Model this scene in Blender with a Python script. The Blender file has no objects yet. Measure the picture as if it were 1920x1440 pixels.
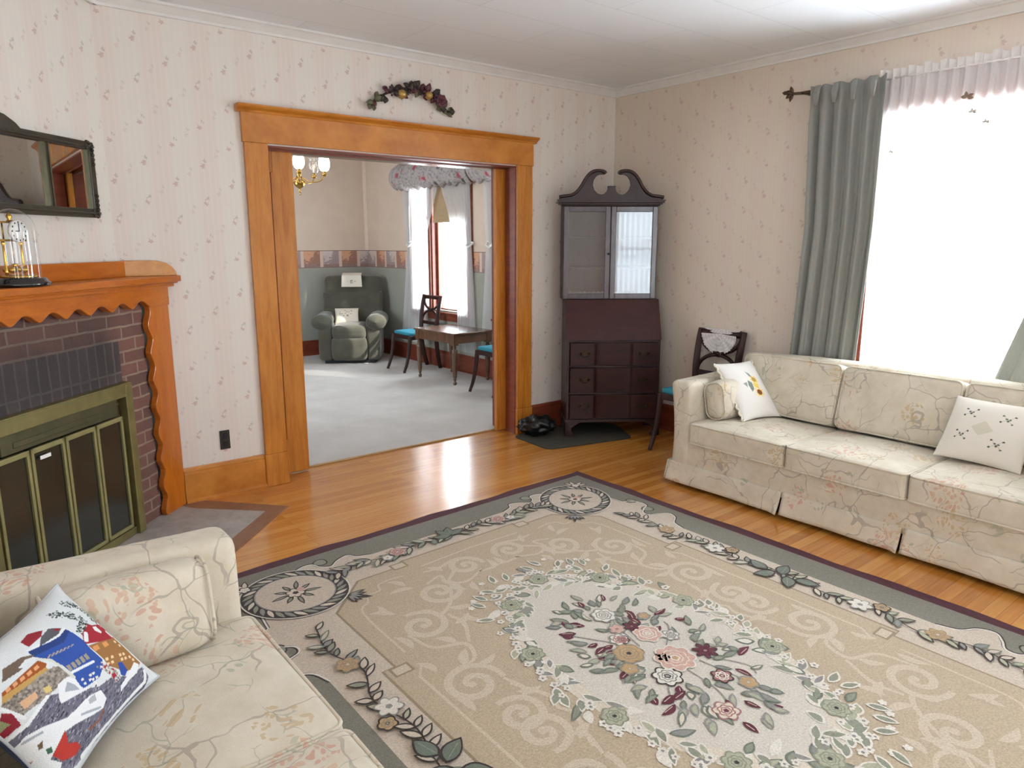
import bpy, bmesh, math, random
import numpy as np
from math import sin, cos, pi, radians, sqrt, atan2, hypot
from mathutils import Vector, Matrix, noise

scene = bpy.context.scene
COL = scene.collection

# ------------------------------------------------------------------ colour + materials
def lin(c):
    if isinstance(c, str):
        c = tuple(int(c[i:i + 2], 16) for i in (0, 2, 4))
    return tuple(((x / 255) / 12.92 if x / 255 <= 0.04045 else ((x / 255 + 0.055) / 1.055) ** 2.4) for x in c)

def rgba(c): return (*lin(c), 1.0)

class NT:
    """tiny helper round a material's node tree"""
    def __init__(self, name):
        self.m = bpy.data.materials.new(name); self.m.use_nodes = True
        self.t = self.m.node_tree; self.t.nodes.clear()
        self.out = self.t.nodes.new('ShaderNodeOutputMaterial')
    def n(self, kind, props=None, **ins):
        nd = self.t.nodes.new('ShaderNode' + kind)
        for k, v in (props or {}).items(): setattr(nd, k, v)
        for k, v in ins.items():
            key = k[1:] if k[0] == '_' else k
            sock = nd.inputs[int(key)] if key.isdigit() else nd.inputs[key.replace('_', ' ')]
            self.set(sock, v)
        return nd
    def set(self, sock, v):
        if hasattr(v, 'bl_idname') and hasattr(v, 'outputs'): v = v.outputs[0]
        if isinstance(v, bpy.types.NodeSocket): self.t.links.new(v, sock)
        else: sock.default_value = v
    def math(self, op, a, b=0.0, c=None, clamp=False):
        nd = self.t.nodes.new('ShaderNodeMath'); nd.operation = op; nd.use_clamp = clamp
        self.set(nd.inputs[0], a); self.set(nd.inputs[1], b)
        if c is not None: self.set(nd.inputs[2], c)
        return nd.outputs[0]
    def mix(self, f, a, b, blend='MIX'):
        nd = self.t.nodes.new('ShaderNodeMix'); nd.data_type = 'RGBA'; nd.blend_type = blend
        self.set(nd.inputs[0], f)
        self.set(nd.inputs[6], rgba(a) if isinstance(a, (str, tuple)) and not isinstance(a, bpy.types.NodeSocket) else a)
        self.set(nd.inputs[7], rgba(b) if isinstance(b, (str, tuple)) else b)
        return nd.outputs[2]
    def ramp(self, f, stops, interp='LINEAR'):
        nd = self.t.nodes.new('ShaderNodeValToRGB'); r = nd.color_ramp; r.interpolation = interp
        while len(r.elements) < len(stops): r.elements.new(0.5)
        for e, (p, c) in zip(r.elements, stops):
            e.position = p
            e.color = rgba(c) if isinstance(c, str) else (c, c, c, 1) if not isinstance(c, tuple) else (*c, 1)
        self.set(nd.inputs[0], f)
        return nd.outputs[0]
    def step(self, v, a, b):
        nd = self.t.nodes.new('ShaderNodeMapRange'); nd.interpolation_type = 'SMOOTHSTEP'
        self.set(nd.inputs['Value'], v)
        nd.inputs['From Min'].default_value = a; nd.inputs['From Max'].default_value = b
        return nd.outputs[0]
    def obj(self): return self.n('TexCoord').outputs['Object']
    def sep(self, v):
        s = self.n('SeparateXYZ', Vector=v); return s.outputs[0], s.outputs[1], s.outputs[2]
    def comb(self, x, y=0.0, z=0.0):
        nd = self.t.nodes.new('ShaderNodeCombineXYZ')
        for i, v in enumerate((x, y, z)): self.set(nd.inputs[i], v)
        return nd.outputs[0]
    def mapping(self, v, scale=(1, 1, 1), rot=(0, 0, 0), loc=(0, 0, 0)):
        return self.n('Mapping', Vector=v, Scale=scale, Rotation=rot, Location=loc).outputs[0]
    def noise(self, v, scale, detail=3.0, rough=0.5, dist=0.0, which=0):
        return self.n('TexNoise', Vector=v, Scale=scale, Detail=detail, Roughness=rough, Distortion=dist).outputs[which]
    def bsdf(self, color, rough=0.5, normal=None, **kw):
        b = self.t.nodes.new('ShaderNodeBsdfPrincipled')
        self.set(b.inputs['Base Color'], rgba(color) if isinstance(color, (str, tuple)) else color)
        self.set(b.inputs['Roughness'], rough)
        for k, v in kw.items(): self.set(b.inputs[k.replace('_', ' ')], v)
        if normal is not None: self.set(b.inputs['Normal'], normal)
        self.t.links.new(b.outputs[0], self.out.inputs[0])
        return b
    def bump(self, h, strength=0.3, dist=0.01):
        return self.n('Bump', Strength=strength, Distance=dist, Height=h).outputs[0]

MATS = {}
def M(name, color=None, rough=0.5, vary=0.06, scale=30.0, bump=0.0, **kw):
    """plain procedural material: base colour with a little noise"""
    if name in MATS: return MATS[name]
    k = NT(name)
    o = k.obj()
    nz = k.noise(o, scale, 3.0)
    c = lin(color)
    dk = tuple(x * (1 - vary) for x in c); lt = tuple(min(1, x * (1 + vary)) for x in c)
    col = k.ramp(nz, [(0.3, dk), (0.7, lt)])
    nm = k.bump(k.noise(o, scale * 4, 2.0), bump, 0.004) if bump else None
    k.bsdf(col, rough, nm, **kw)
    MATS[name] = k.m
    return k.m

def wood(name, dark, light, rough=0.3, scale=(1.2, 14, 14), spec=0.5, coat=0.0):
    if name in MATS: return MATS[name]
    k = NT(name); o = k.obj()
    v = k.mapping(o, scale)
    n1 = k.noise(v, 2.2, 5.0, 0.6, 0.6)
    n2 = k.noise(k.mapping(o, tuple(s * 6 for s in scale)), 3.0, 2.0)
    f = k.math('ADD', k.math('MULTIPLY', n1, 0.8), k.math('MULTIPLY', n2, 0.2))
    col = k.ramp(f, [(0.32, dark), (0.68, light)])
    k.bsdf(col, rough, Specular_IOR_Level=spec, Coat_Weight=coat, Coat_Roughness=0.12)
    MATS[name] = k.m
    return k.m

# ------------------------------------------------------------------ meshes
class MB:
    def __init__(self): self.v = []; self.f = []; self.mi = []; self.sm = []
    def add(self, vs, fs, mi=0, smooth=False, T=None):
        b = len(self.v)
        self.v += [tuple(T @ Vector(p)) if T else tuple(p) for p in vs]
        for f in fs:
            self.f.append(tuple(b + i for i in f)); self.mi.append(mi); self.sm.append(smooth)
        return self
    def box(self, x0, x1, y0, y1, z0, z1, mi=0, T=None):
        vs = [(x, y, z) for x in (x0, x1) for y in (y0, y1) for z in (z0, z1)]
        return self.add(vs, [(0, 1, 3, 2), (4, 6, 7, 5), (0, 4, 5, 1), (2, 3, 7, 6), (0, 2, 6, 4), (1, 5, 7, 3)], mi, False, T)
    def prism(self, poly, a0, a1, axis='z', mi=0, smooth=False, T=None):
        """poly: 2D points; axis y -> poly is (x,z); axis z -> (x,y); axis x -> (y,z)"""
        def P(p, a): return (p[0], a, p[1]) if axis == 'y' else (p[0], p[1], a) if axis == 'z' else (a, p[0], p[1])
        n = len(poly)
        vs = [P(p, a0) for p in poly] + [P(p, a1) for p in poly]
        fs = [tuple(range(n - 1, -1, -1)), tuple(range(n, 2 * n))] + [(i, (i + 1) % n, n + (i + 1) % n, n + i) for i in range(n)]
        return self.add(vs, fs, mi, smooth, T)
    def tube(self, path, r, n=8, mi=0, closed=False, T=None, squash=1.0):
        P = [Vector(p) for p in path]; N = len(P)
        R = r if isinstance(r, (list, tuple)) else [r] * N
        vs = []; up = None
        for i in range(N):
            a = P[(i - 1) % N] if (i or closed) else P[i]
            b = P[(i + 1) % N] if (i < N - 1 or closed) else P[i]
            t = (b - a).normalized()
            if up is None:
                up = Vector((0, 0, 1)) if abs(t.z) < 0.9 else Vector((1, 0, 0))
            s = t.cross(up).normalized(); up = s.cross(t).normalized()
            for k in range(n):
                w = 2 * pi * k / n
                vs.append(P[i] + (s * cos(w) + up * sin(w) * squash) * R[i])
        fs = []
        for i in range(N if closed else N - 1):
            j = (i + 1) % N
            for k in range(n):
                fs.append((i * n + k, i * n + (k + 1) % n, j * n + (k + 1) % n, j * n + k))
        if not closed:
            fs += [tuple(range(n - 1, -1, -1)), tuple((N - 1) * n + k for k in range(n))]
        return self.add(vs, fs, mi, True, T)
    def lathe(self, prof, n=24, c=(0, 0, 0), mi=0, T=None, cap=True):
        vs = []
        for r, z in prof:
            for k in range(n):
                w = 2 * pi * k / n; vs.append((c[0] + r * cos(w), c[1] + r * sin(w), c[2] + z))
        fs = []
        for i in range(len(prof) - 1):
            for k in range(n):
                fs.append((i * n + k, i * n + (k + 1) % n, (i + 1) * n + (k + 1) % n, (i + 1) * n + k))
        if cap:
            if prof[0][0] > 1e-4: fs.append(tuple(range(n - 1, -1, -1)))
            if prof[-1][0] > 1e-4: fs.append(tuple((len(prof) - 1) * n + k for k in range(n)))
        return self.add(vs, fs, mi, True, T)
    def grid(self, fn, nu, nv, mi=0, T=None, closed_u=False):
        vs = [fn(i / (nu if closed_u else nu - 1), j / (nv - 1)) for j in range(nv) for i in range(nu)]
        fs = []
        for j in range(nv - 1):
            for i in range(nu if closed_u else nu - 1):
                i2 = (i + 1) % nu
                fs.append((j * nu + i, j * nu + i2, (j + 1) * nu + i2, (j + 1) * nu + i))
        return self.add(vs, fs, mi, True, T)
    def ball(self, c, r, n=10, mi=0, sc=(1, 1, 1), T=None):
        prof = []
        m = max(5, n // 2 + 1)
        vs = []; fs = []
        for i in range(m + 1):
            a = -pi / 2 + pi * i / m
            for k in range(n):
                w = 2 * pi * k / n
                vs.append((c[0] + r * sc[0] * cos(a) * cos(w), c[1] + r * sc[1] * cos(a) * sin(w), c[2] + r * sc[2] * sin(a)))
        for i in range(m):
            for k in range(n):
                fs.append((i * n + k, i * n + (k + 1) % n, (i + 1) * n + (k + 1) % n, (i + 1) * n + k))
        return self.add(vs, fs, mi, True, T)
    def cushion(self, hx, hy, hz, r, crown=0.0, c=(0, 0, 0), mi=0, T=None, m=9, wob=0.0, side=0.0, seed=0.0):
        """rounded, puffed box"""
        def ax(h):
            e = [-h, -h + r * .2, -h + r * .5, -h + r]
            mid = [(-h + r) + (2 * h - 2 * r) * i / m for i in range(1, m)]
            return e + mid + [-x for x in reversed(e)]
        X, Y, Z = ax(hx), ax(hy), ax(hz)
        idx = {}; vs = []; fs = []
        def vert(i, j, k):
            key = (i, j, k)
            if key in idx: return idx[key]
            q = Vector((X[i], Y[j], Z[k]))
            inn = Vector((max(-hx + r, min(hx - r, q.x)), max(-hy + r, min(hy - r, q.y)), max(-hz + r, min(hz - r, q.z))))
            d = q - inn
            if d.length > 1e-9: q = inn + d.normalized() * r
            fx, fy, fz = (1 - (q.x / hx) ** 2), (1 - (q.y / hy) ** 2), (1 - (q.z / hz) ** 2)
            q.z += crown * fx * fy * (1 if q.z > 0 else -1) * abs(q.z) / hz
            if side:
                q.x += side * fy * fz * q.x / hx; q.y += side * fx * fz * q.y / hy
            if wob:
                q += noise.noise_vector(q * 5.0 + Vector((seed, seed * 2, 0))) * wob
            idx[key] = len(vs); vs.append((q.x + c[0], q.y + c[1], q.z + c[2])); return idx[key]
        nx, ny, nz = len(X), len(Y), len(Z)
        for k in (0, nz - 1):
            for i in range(nx - 1):
                for j in range(ny - 1):
                    f = (vert(i, j, k), vert(i + 1, j, k), vert(i + 1, j + 1, k), vert(i, j + 1, k)); fs.append(f if k else f[::-1])
        for j in (0, ny - 1):
            for i in range(nx - 1):
                for k in range(nz - 1):
                    f = (vert(i, j, k), vert(i + 1, j, k), vert(i + 1, j, k + 1), vert(i, j, k + 1)); fs.append(f if not j else f[::-1])
        for i in (0, nx - 1):
            for j in range(ny - 1):
                for k in range(nz - 1):
                    f = (vert(i, j, k), vert(i, j + 1, k), vert(i, j + 1, k + 1), vert(i, j, k + 1)); fs.append(f if i else f[::-1])
        return self.add(vs, fs, mi, True, T)
    def build(self, name, mats, parent=None, bevel=0.0, solid=0.0, sub=0, smooth_angle=None, seg=2):
        me = bpy.data.meshes.new(name); me.from_pydata(self.v, [], self.f)
        if not isinstance(mats, (list, tuple)): mats = [mats]
        for m in mats: me.materials.append(m)
        me.polygons.foreach_set('material_index', self.mi)
        me.polygons.foreach_set('use_smooth', self.sm)
        me.update()
        o = bpy.data.objects.new(name, me); COL.objects.link(o)
        if parent is not None: o.parent = parent
        if solid:
            s = o.modifiers.new('Solid', 'SOLIDIFY'); s.thickness = solid; s.offset = 0
        if bevel:
            b = o.modifiers.new('Bevel', 'BEVEL'); b.width = bevel; b.segments = seg; b.limit_method = 'ANGLE'; b.angle_limit = radians(40)
            b.harden_normals = False
        if sub:
            s = o.modifiers.new('Sub', 'SUBSURF'); s.levels = sub; s.render_levels = sub
        return o

def thing(name, label, cat, loc=(0, 0, 0), rotz=0.0, group=None):
    o = bpy.data.objects.new(name, None); COL.objects.link(o)
    o.empty_display_size = 0.1
    o.location = loc; o.rotation_euler = (0, 0, radians(rotz)); o['label'] = label; o['category'] = cat
    if group: o['group'] = group
    return o
def tag(o, label, cat, group=None):
    o['label'] = label; o['category'] = cat
    if group: o['group'] = group
    return o
def struct(o, label=None, cat=None):
    o['kind'] = 'structure'
    if label: o['label'] = label
    if cat: o['category'] = cat
    return o
def copy_thing(root, loc, rotz, label):
    r = root.copy(); COL.objects.link(r); r.location = loc; r.rotation_euler = (0, 0, radians(rotz)); r['label'] = label
    for ch in list(root.children):
        c = ch.copy(); COL.objects.link(c); c.parent = r
        for g in list(ch.children):
            d = g.copy(); COL.objects.link(d); d.parent = c
    return r
def arc(cx, cy, r, a0, a1, n=12, ry=None):
    ry = r if ry is None else ry
    return [(cx + r * cos(radians(a0 + (a1 - a0) * i / n)), cy + ry * sin(radians(a0 + (a1 - a0) * i / n))) for i in range(n + 1)]
def spline(pts, n=8):
    """Catmull-Rom through the points (any dimension)"""
    P = [np.array(p, float) for p in pts]; P = [2 * P[0] - P[1]] + P + [2 * P[-1] - P[-2]]
    out = []
    for i in range(1, len(P) - 2):
        for k in range(n):
            t = k / n; a, b, c, d = P[i - 1], P[i], P[i + 1], P[i + 2]
            out.append(tuple(.5 * ((2 * b) + (c - a) * t + (2 * a - 5 * b + 4 * c - d) * t * t + (3 * b - a - 3 * c + d) * t ** 3)))
    out.append(tuple(P[-2])); return out
# ------------------------------------------------------------------ materials of the place
def wallpaper(name, du, base='E1DAD1', stripe='E0D5CC', pin='E8E2D6', strength=0.40):
    k = NT(name); o = k.obj(); x, y, z = k.sep(o)
    u = k.math('ADD', k.math('MULTIPLY', x, du[0]), k.math('MULTIPLY', y, du[1]))
    # broad soft stripes
    st = k.math('SINE', k.math('MULTIPLY', u, 2 * pi / 0.24))
    st2 = k.math('SINE', k.math('MULTIPLY', u, 2 * pi / 0.03))
    b = k.mix(k.step(st, -0.3, 0.5), base, stripe)
    b = k.mix(k.math('MULTIPLY', k.step(st2, 0.2, 0.9), 0.20), b, pin)
    def sprigs(cu, cv, off, r, thr, nscale):
        uu = k.math('DIVIDE', k.math('ADD', u, off), cu)
        col = k.math('FLOOR', uu)
        vv = k.math('ADD', k.math('DIVIDE', z, cv), k.math('MULTIPLY', k.math('MODULO', k.math('ABSOLUTE', col), 2.0), 0.5))
        vv = k.math('ADD', vv, off * 3)
        row = k.math('FLOOR', vv)
        fu = k.math('MULTIPLY', k.math('SUBTRACT', k.math('FRACT', uu), 0.5), cu)
        fv = k.math('MULTIPLY', k.math('SUBTRACT', k.math('FRACT', vv), 0.5), cv)
        rw = k.math('MULTIPLY', k.math('MODULO', k.math('ABSOLUTE', row), 3.0), 3.7)
        nz = k.math('SUBTRACT', k.noise(k.comb(fu, fv, rw), nscale, 1.5, 0.6), 0.5)
        def blob(dx, dz, rr):
            a = k.math('SUBTRACT', fu, dx); c = k.math('SUBTRACT', fv, dz)
            d = k.math('SQRT', k.math('ADD', k.math('MULTIPLY', a, a), k.math('MULTIPLY', c, c)))
            return k.step(k.math('ADD', d, k.math('MULTIPLY', nz, 0.045)), rr, rr * 0.55)
        return blob(0.0, -0.004, r), blob(0.010, 0.024, r * 0.72)
    m1, m2 = sprigs(0.15, 0.205, 0.04, 0.0150, 0, 85)
    m3, m4 = sprigs(0.15, 0.205, 0.115, 0.0115, 0, 95)
    b = k.mix(k.math('MULTIPLY', m3, strength * 0.7), b, 'C6A6A4')
    b = k.mix(k.math('MULTIPLY', m4, strength * 0.7), b, 'B0A99C')
    b = k.mix(k.math('MULTIPLY', m1, strength * 1.4), b, 'BC9795')
    b = k.mix(k.math('MULTIPLY', m2, strength * 1.2), b, 'A79F94')
    k.bsdf(b, 0.75, Specular_IOR_Level=0.25)
    return k.m

def fabric_floral(name='floral_upholstery'):
    k = NT(name); o = k.obj()
    warp = k.noise(o, 3.2, 3.0, 0.55, which=1)
    v = k.n('VectorMath', {'operation': 'MULTIPLY_ADD'}, _0=warp, _1=(0.32, 0.32, 0.32), _2=o).outputs[0]
    g = k.ramp(k.noise(o, 9.0, 4.0, 0.65), [(0.3, 'C6BBA6'), (0.7, 'D9D0BE')])
    weave = k.noise(k.mapping(o, (240, 240, 240)), 1.0, 1.0)
    g = k.mix(k.math('MULTIPLY', weave, 0.18), g, 'B9AA90')
    # wandering branches: cell borders of a warped pattern, broken up
    vo = k.n('TexVoronoi', {'feature': 'DISTANCE_TO_EDGE'}, Vector=v, Scale=4.6).outputs['Distance']
    brk = k.step(k.noise(o, 5.0, 1.0), 0.40, 0.50)
    thick = k.math('MULTIPLY_ADD', k.noise(o, 11.0), 0.020, 0.003)
    line = k.math('MULTIPLY', k.math('LESS_THAN', vo, thick), brk)
    g = k.mix(k.math('MULTIPLY', line, 0.62), g, '978A7E')
    vo2 = k.n('TexVoronoi', {'feature': 'DISTANCE_TO_EDGE'}, Vector=k.mapping(v, loc=(3.3, 1.7, 0.4)), Scale=9.0).outputs['Distance']
    line2 = k.math('MULTIPLY', k.math('LESS_THAN', vo2, 0.014), k.step(k.noise(o, 8.0, 1.0), 0.53, 0.58))
    g = k.mix(k.math('MULTIPLY', line2, 0.5), g, '8F927F')
    # leaves and blossoms
    def blooms(scale, loc, r, keep, c1, c2, ps):
        vv = k.n('TexVoronoi', Vector=k.mapping(o, loc=loc), Scale=scale)
        d, rc = vv.outputs['Distance'], vv.outputs['Color']
        rr = k.n('SeparateColor', Color=rc).outputs[0]
        pet = k.n('TexVoronoi', Vector=k.mapping(v, loc=loc), Scale=ps)
        edge = k.math('MULTIPLY_ADD', k.noise(o, 18.0, 2.0), 0.24, r - 0.12)
        m = k.math('MULTIPLY', k.math('LESS_THAN', d, edge), k.math('LESS_THAN', rr, keep))
        m = k.math('MULTIPLY', m, k.step(pet.outputs['Distance'], 0.46, 0.36))
        cc = k.mix(k.n('SeparateColor', Color=pet.outputs['Color']).outputs[1], c1, c2)
        return m, cc
    for args in ((4.1, (0.3, 0.7, 0.2), 0.36, 0.42, 'C28672', 'C9A68C', 44), (4.7, (2.3, 5.1, 1.2), 0.30, 0.34, 'C2A67C', 'B59A6C', 40),
                 (8.5, (7.3, 1.1, 4.2), 0.26, 0.30, '9AA08C', 'A9A88C', 30)):
        m, cc = blooms(*args)
        g = k.mix(k.math('MULTIPLY', m, 0.66), g, cc)
    nm = k.bump(k.noise(k.mapping(o, (300, 300, 300)), 1.0, 1.0), 0.25, 0.002)
    k.bsdf(g, 0.85, nm, Sheen_Weight=0.15, Specular_IOR_Level=0.2)
    return k.m

def brick_mat():
    k = NT('brick_face'); o = k.obj(); x, y, z = k.sep(o)
    def bricks(vec, w, h, c1, c2, mo, off):
        n = k.n('TexBrick', Vector=vec, Color1=rgba(c1), Color2=rgba(c2), Mortar=rgba(mo), Scale=1.0, Mortar_Size=0.006,
                Mortar_Smooth=0.2, Bias=0.0, Brick_Width=w, Row_Height=h)
        n.offset = off
        return n
    warp = k.n('VectorMath', {'operation': 'MULTIPLY_ADD'}, _0=k.noise(o, 14.0, 2.0, which=1), _1=(0.012, 0.012, 0.012), _2=o).outputs[0]
    wx, wy, wz = k.sep(warp)
    run = bricks(k.comb(wx, wz), 0.205, 0.064, '7E5448', '65463E', '94806F', 0.5)
    sol = bricks(k.comb(wz, wx), 0.215, 0.062, '5C4C48', '423838', '746A64', 0.0)
    inz = k.math('MULTIPLY', k.math('GREATER_THAN', z, 0.80), k.math('LESS_THAN', z, 1.012))
    inx = k.math('LESS_THAN', k.math('ABSOLUTE', x), 0.475)
    f = k.math('MULTIPLY', inz, inx)
    col = k.mix(f, run.outputs[0], sol.outputs[0])
    mor = k.mix(f, run.outputs[1], sol.outputs[1])
    col = k.mix(k.math('MULTIPLY', k.noise(o, 30.0, 4.0), 0.35), col, '54423E')
    # soot above the firebox
    s = k.math('MULTIPLY', k.step(z, 0.72, 0.86), k.math('MULTIPLY_ADD', k.step(z, 1.16, 0.99), 0.42, 0.58))
    s = k.math('MULTIPLY', s, k.step(k.math('ADD', x, k.math('MULTIPLY', k.noise(o, 5.0, 2.0), 0.16)), 0.62, 0.42))
    s = k.math('MULTIPLY', s, k.math('MULTIPLY_ADD', k.noise(o, 7.0, 3.0), 0.5, 0.66), clamp=True)
    col = k.mix(k.math('MULTIPLY', s, 0.74), col, '211F22')
    nm = k.bump(k.math('SUBTRACT', k.noise(o, 60.0, 3.0), k.n('SeparateColor', Color=mor).outputs[0]), 0.6, 0.006)
    k.bsdf(col, 0.85, nm)
    return k.m

def floor_mat():
    k = NT('oak_floor'); o = k.obj()
    n = k.n('TexBrick', Vector=o, Color1=(1, 1, 1, 1), Color2=(0, 0, 0, 1), Mortar=(0.5, 0.5, 0.5, 1), Scale=1.0, Mortar_Size=0.0009,
            Mortar_Smooth=0.1, Bias=0.0, Brick_Width=1.35, Row_Height=0.057)
    n.offset = 0.37; n.offset_frequency = 2
    per = k.n('SeparateColor', Color=n.outputs[0]).outputs[0]
    grain = k.noise(k.mapping(o, (1.3, 26, 1)), 2.5, 5.0, 0.62, 0.5)
    f = k.math('ADD', k.math('MULTIPLY', grain, 0.62), k.math('MULTIPLY', per, 0.38))
    col = k.ramp(f, [(0.2, 'AE6A27'), (0.5, 'CB863A'), (0.85, 'DEA254')])
    col = k.mix(n.outputs[1], col, '8F5C2E')
    h = k.math('ADD', k.math('MULTIPLY', n.outputs[1], -1.0), k.math('MULTIPLY', k.noise(o, 5.0, 2.0), 0.35))
    k.bsdf(col, k.math('MULTIPLY_ADD', k.noise(o, 9.0, 3.0), 0.10, 0.17), k.bump(h, 0.07, 0.002), Specular_IOR_Level=0.6, Coat_Weight=0.6, Coat_Roughness=0.16)
    return k.m

def carpet_mat():
    k = NT('pale_carpet'); o = k.obj()
    c = k.ramp(k.noise(o, 2.2, 4.0, 0.6), [(0.3, 'BDB6AF'), (0.7, 'D2CCC6')])
    c = k.mix(k.math('MULTIPLY', k.noise(o, 260.0, 2.0), 0.35), c, '9C948C')
    k.bsdf(c, 0.95, k.bump(k.noise(o, 320.0, 2.0), 0.5, 0.006), Sheen_Weight=0.2, Specular_IOR_Level=0.1)
    return k.m

def ceiling_mat():
    k = NT('ceiling_panels'); o = k.obj()
    n = k.n('TexBrick', Vector=o, Color1=rgba('EDF0F4'), Color2=rgba('E9ECF0'), Mortar=rgba('DADDE1'), Scale=1.0, Mortar_Size=0.004,
            Mortar_Smooth=0.5, Bias=0.0, Brick_Width=1.2, Row_Height=0.41)
    nz = k.noise(o, 1.2, 3.0)
    col = k.mix(k.math('MULTIPLY', nz, 0.2), n.outputs[0], 'DEE1E5')
    k.bsdf(col, 0.55, k.bump(k.noise(o, 4.0, 2.0), 0.06, 0.02))
    return k.m

def glass_mat(name='window_glass', tint=(1, 1, 1), ior=1.45, rough=0.0):
    k = NT(name)
    tr = k.n('BsdfTransparent', Color=(*tint, 1)); gl = k.n('BsdfGlossy', Roughness=rough, Color=(1, 1, 1, 1))
    f0 = ((ior - 1) / (ior + 1)) ** 2
    fc = k.n('LayerWeight', Blend=0.5).outputs['Facing']
    fr = k.math('MULTIPLY_ADD', k.math('POWER', fc, 5.0), 1 - f0, f0)
    mx = k.n('MixShader', _0=fr, _1=tr.outputs[0], _2=gl.outputs[0])
    k.t.links.new(mx.outputs[0], k.out.inputs[0]); return k.m

def sheer_mat(name, color='F4F2EE', clear=0.5, mixt=0.55):
    k = NT(name); o = k.obj()
    df = k.n('BsdfDiffuse', Color=rgba(color)); tl = k.n('BsdfTranslucent', Color=rgba(color))
    a = k.n('MixShader', _0=mixt, _1=df.outputs[0], _2=tl.outputs[0])
    tr = k.n('BsdfTransparent')
    w = k.noise(k.mapping(o, (220, 220, 220)), 1.0, 1.0)
    f = k.math('MULTIPLY_ADD', w, 0.16, clear - 0.08)
    mx = k.n('MixShader', _0=f, _1=a.outputs[0], _2=tr.outputs[0])
    k.t.links.new(mx.outputs[0], k.out.inputs[0]); return k.m

def drape_mat():
    k = NT('grey_drape'); o = k.obj()
    c = k.mix(k.noise(k.mapping(o, (160, 160, 40)), 1.0, 2.0), '8E8E86', 'A4A39B')
    b = k.bsdf(c, 0.7, k.bump(k.noise(k.mapping(o, (500, 500, 120)), 1.0), 0.2, 0.001), Sheen_Weight=0.3)
    tl = k.n('BsdfTranslucent', Color=rgba('B8B7AC'))
    mx = k.n('MixShader', _0=0.22, _1=b.outputs[0], _2=tl.outputs[0])
    k.t.links.new(mx.outputs[0], k.out.inputs[0]); return k.m

def vcol_mat(name, rough=0.85, bump=0.3):
    k = NT(name); a = k.n('Attribute'); a.attribute_name = 'Paint'
    o = k.obj()
    c = k.mix(k.math('MULTIPLY', k.noise(k.mapping(o, (330, 330, 330)), 1.0, 1.0), 0.16), a.outputs['Color'], '6E675E')
    k.bsdf(c, rough, k.bump(k.noise(k.mapping(o, (400, 400, 400)), 1.0), bump, 0.002), Specular_IOR_Level=0.2)
    return k.m

def border_mat(name, du):
    """wallpaper border: a row of small autumn landscapes"""
    k = NT(name); o = k.obj(); x, y, z = k.sep(o)
    u = k.math('ADD', k.math('MULTIPLY', x, du[0]), k.math('MULTIPLY', y, du[1]))
    v = k.math('DIVIDE', k.math('SUBTRACT', z, 1.17), 0.23)
    uu = k.math('DIVIDE', u, 0.27); fu = k.math('FRACT', uu); cell = k.math('FLOOR', uu)
    par = k.math('MODULO', k.math('ABSOLUTE', cell), 2.0)
    sky = k.mix(v, k.mix(par, 'D8A58C', 'C9B7B4'), k.mix(par, 'D9A37F', 'D6C6BE'))
    trees = k.noise(k.mapping(k.comb(u, z, k.math('MULTIPLY', cell, 2.1)), (26, 40, 1)), 1.0, 4.0, 0.65)
    dens = k.math('ADD', k.math('MULTIPLY', v, 0.42), k.math('MULTIPLY', k.math('SINE', k.math('MULTIPLY', fu, 5.5)), 0.16))
    t = k.step(k.math('SUBTRACT', trees, dens), 0.12, 0.24)
    c = k.mix(k.math('MULTIPLY', t, .75), sky, k.mix(par, '8E645A', '97807F'))
    c = k.mix(k.step(v, 0.24, 0.16), c, k.mix(trees, '7A5A5C', 'B79A8E'))
    fr = k.math('ADD', k.step(fu, 0.10, 0.06), k.step(fu, 0.90, 0.94), clamp=True)
    c = k.mix(fr, c, 'DCC3B2')
    ed = k.math('ADD', k.step(v, 0.05, 0.03), k.step(v, 0.95, 0.97), clamp=True)
    c = k.mix(ed, c, '8B7468')
    k.bsdf(c, 0.7); return k.m

ORANGE = wood('honey_oak_trim', 'A5601C', 'C98433', 0.26, (1.5, 10, 1.5), coat=0.2)
ORANGE_V = wood('honey_oak_upright', 'A5601C', 'C98433', 0.26, (12, 12, 1.2), coat=0.2)
MANTEL = wood('mantel_oak', 'A25311', 'C26E1E', 0.28, (2, 10, 10), coat=0.2)
MANTEL_V = wood('mantel_oak_upright', 'A25311', 'C26E1E', 0.28, (12, 12, 1.5), coat=0.2)
REDWOOD = wood('red_brown_trim', '6E3222', '8C4630', 0.32, (2, 2, 9))
MAHOG = wood('dark_mahogany', '24110F', '3A1B18', 0.42, (2, 9, 9), 0.3)
MAHOG_C = wood('mahogany_case', '2A1716', '3A211F', 0.38, (9, 9, 2), 0.4, 0.1)
CHAIRWOOD = wood('chair_mahogany', '230F0C', '3A1913', 0.42, (8, 8, 2), 0.3)
TABLEWOOD = wood('walnut_table', '4E3425', '6E4D38', 0.25, (2, 9, 2), coat=0.4)
FLORAL = fabric_floral()
BRICK = brick_mat()
GLASS = glass_mat()
# ------------------------------------------------------------------ room shell (metres; camera stands over the origin)
WY = 4.305      # living-room face of the wall with the wide doorway
RX = 4.526      # living-room face of the window wall
CZ = 2.72       # ceiling
LX, BY = -1.05, -2.1
FX0, FX, FY0, FY = 0.6, 4.73, 4.60, 9.15   # far room
DC = -3.53      # x - y of the diagonal chimney wall
S2 = sqrt(0.5)
WP_X = wallpaper('sprig_wallpaper_door_wall', (1, 0))
WP_Y = wallpaper('sprig_wallpaper_shade_tan', (0, 1), base='D8CBBA', stripe='D8C9BB', pin='DED3C4')  # same paper in darker tan; this wall's shade is put into the base colour
WP_D = wallpaper('sprig_wallpaper_chimney_wall', (S2, S2))

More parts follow.
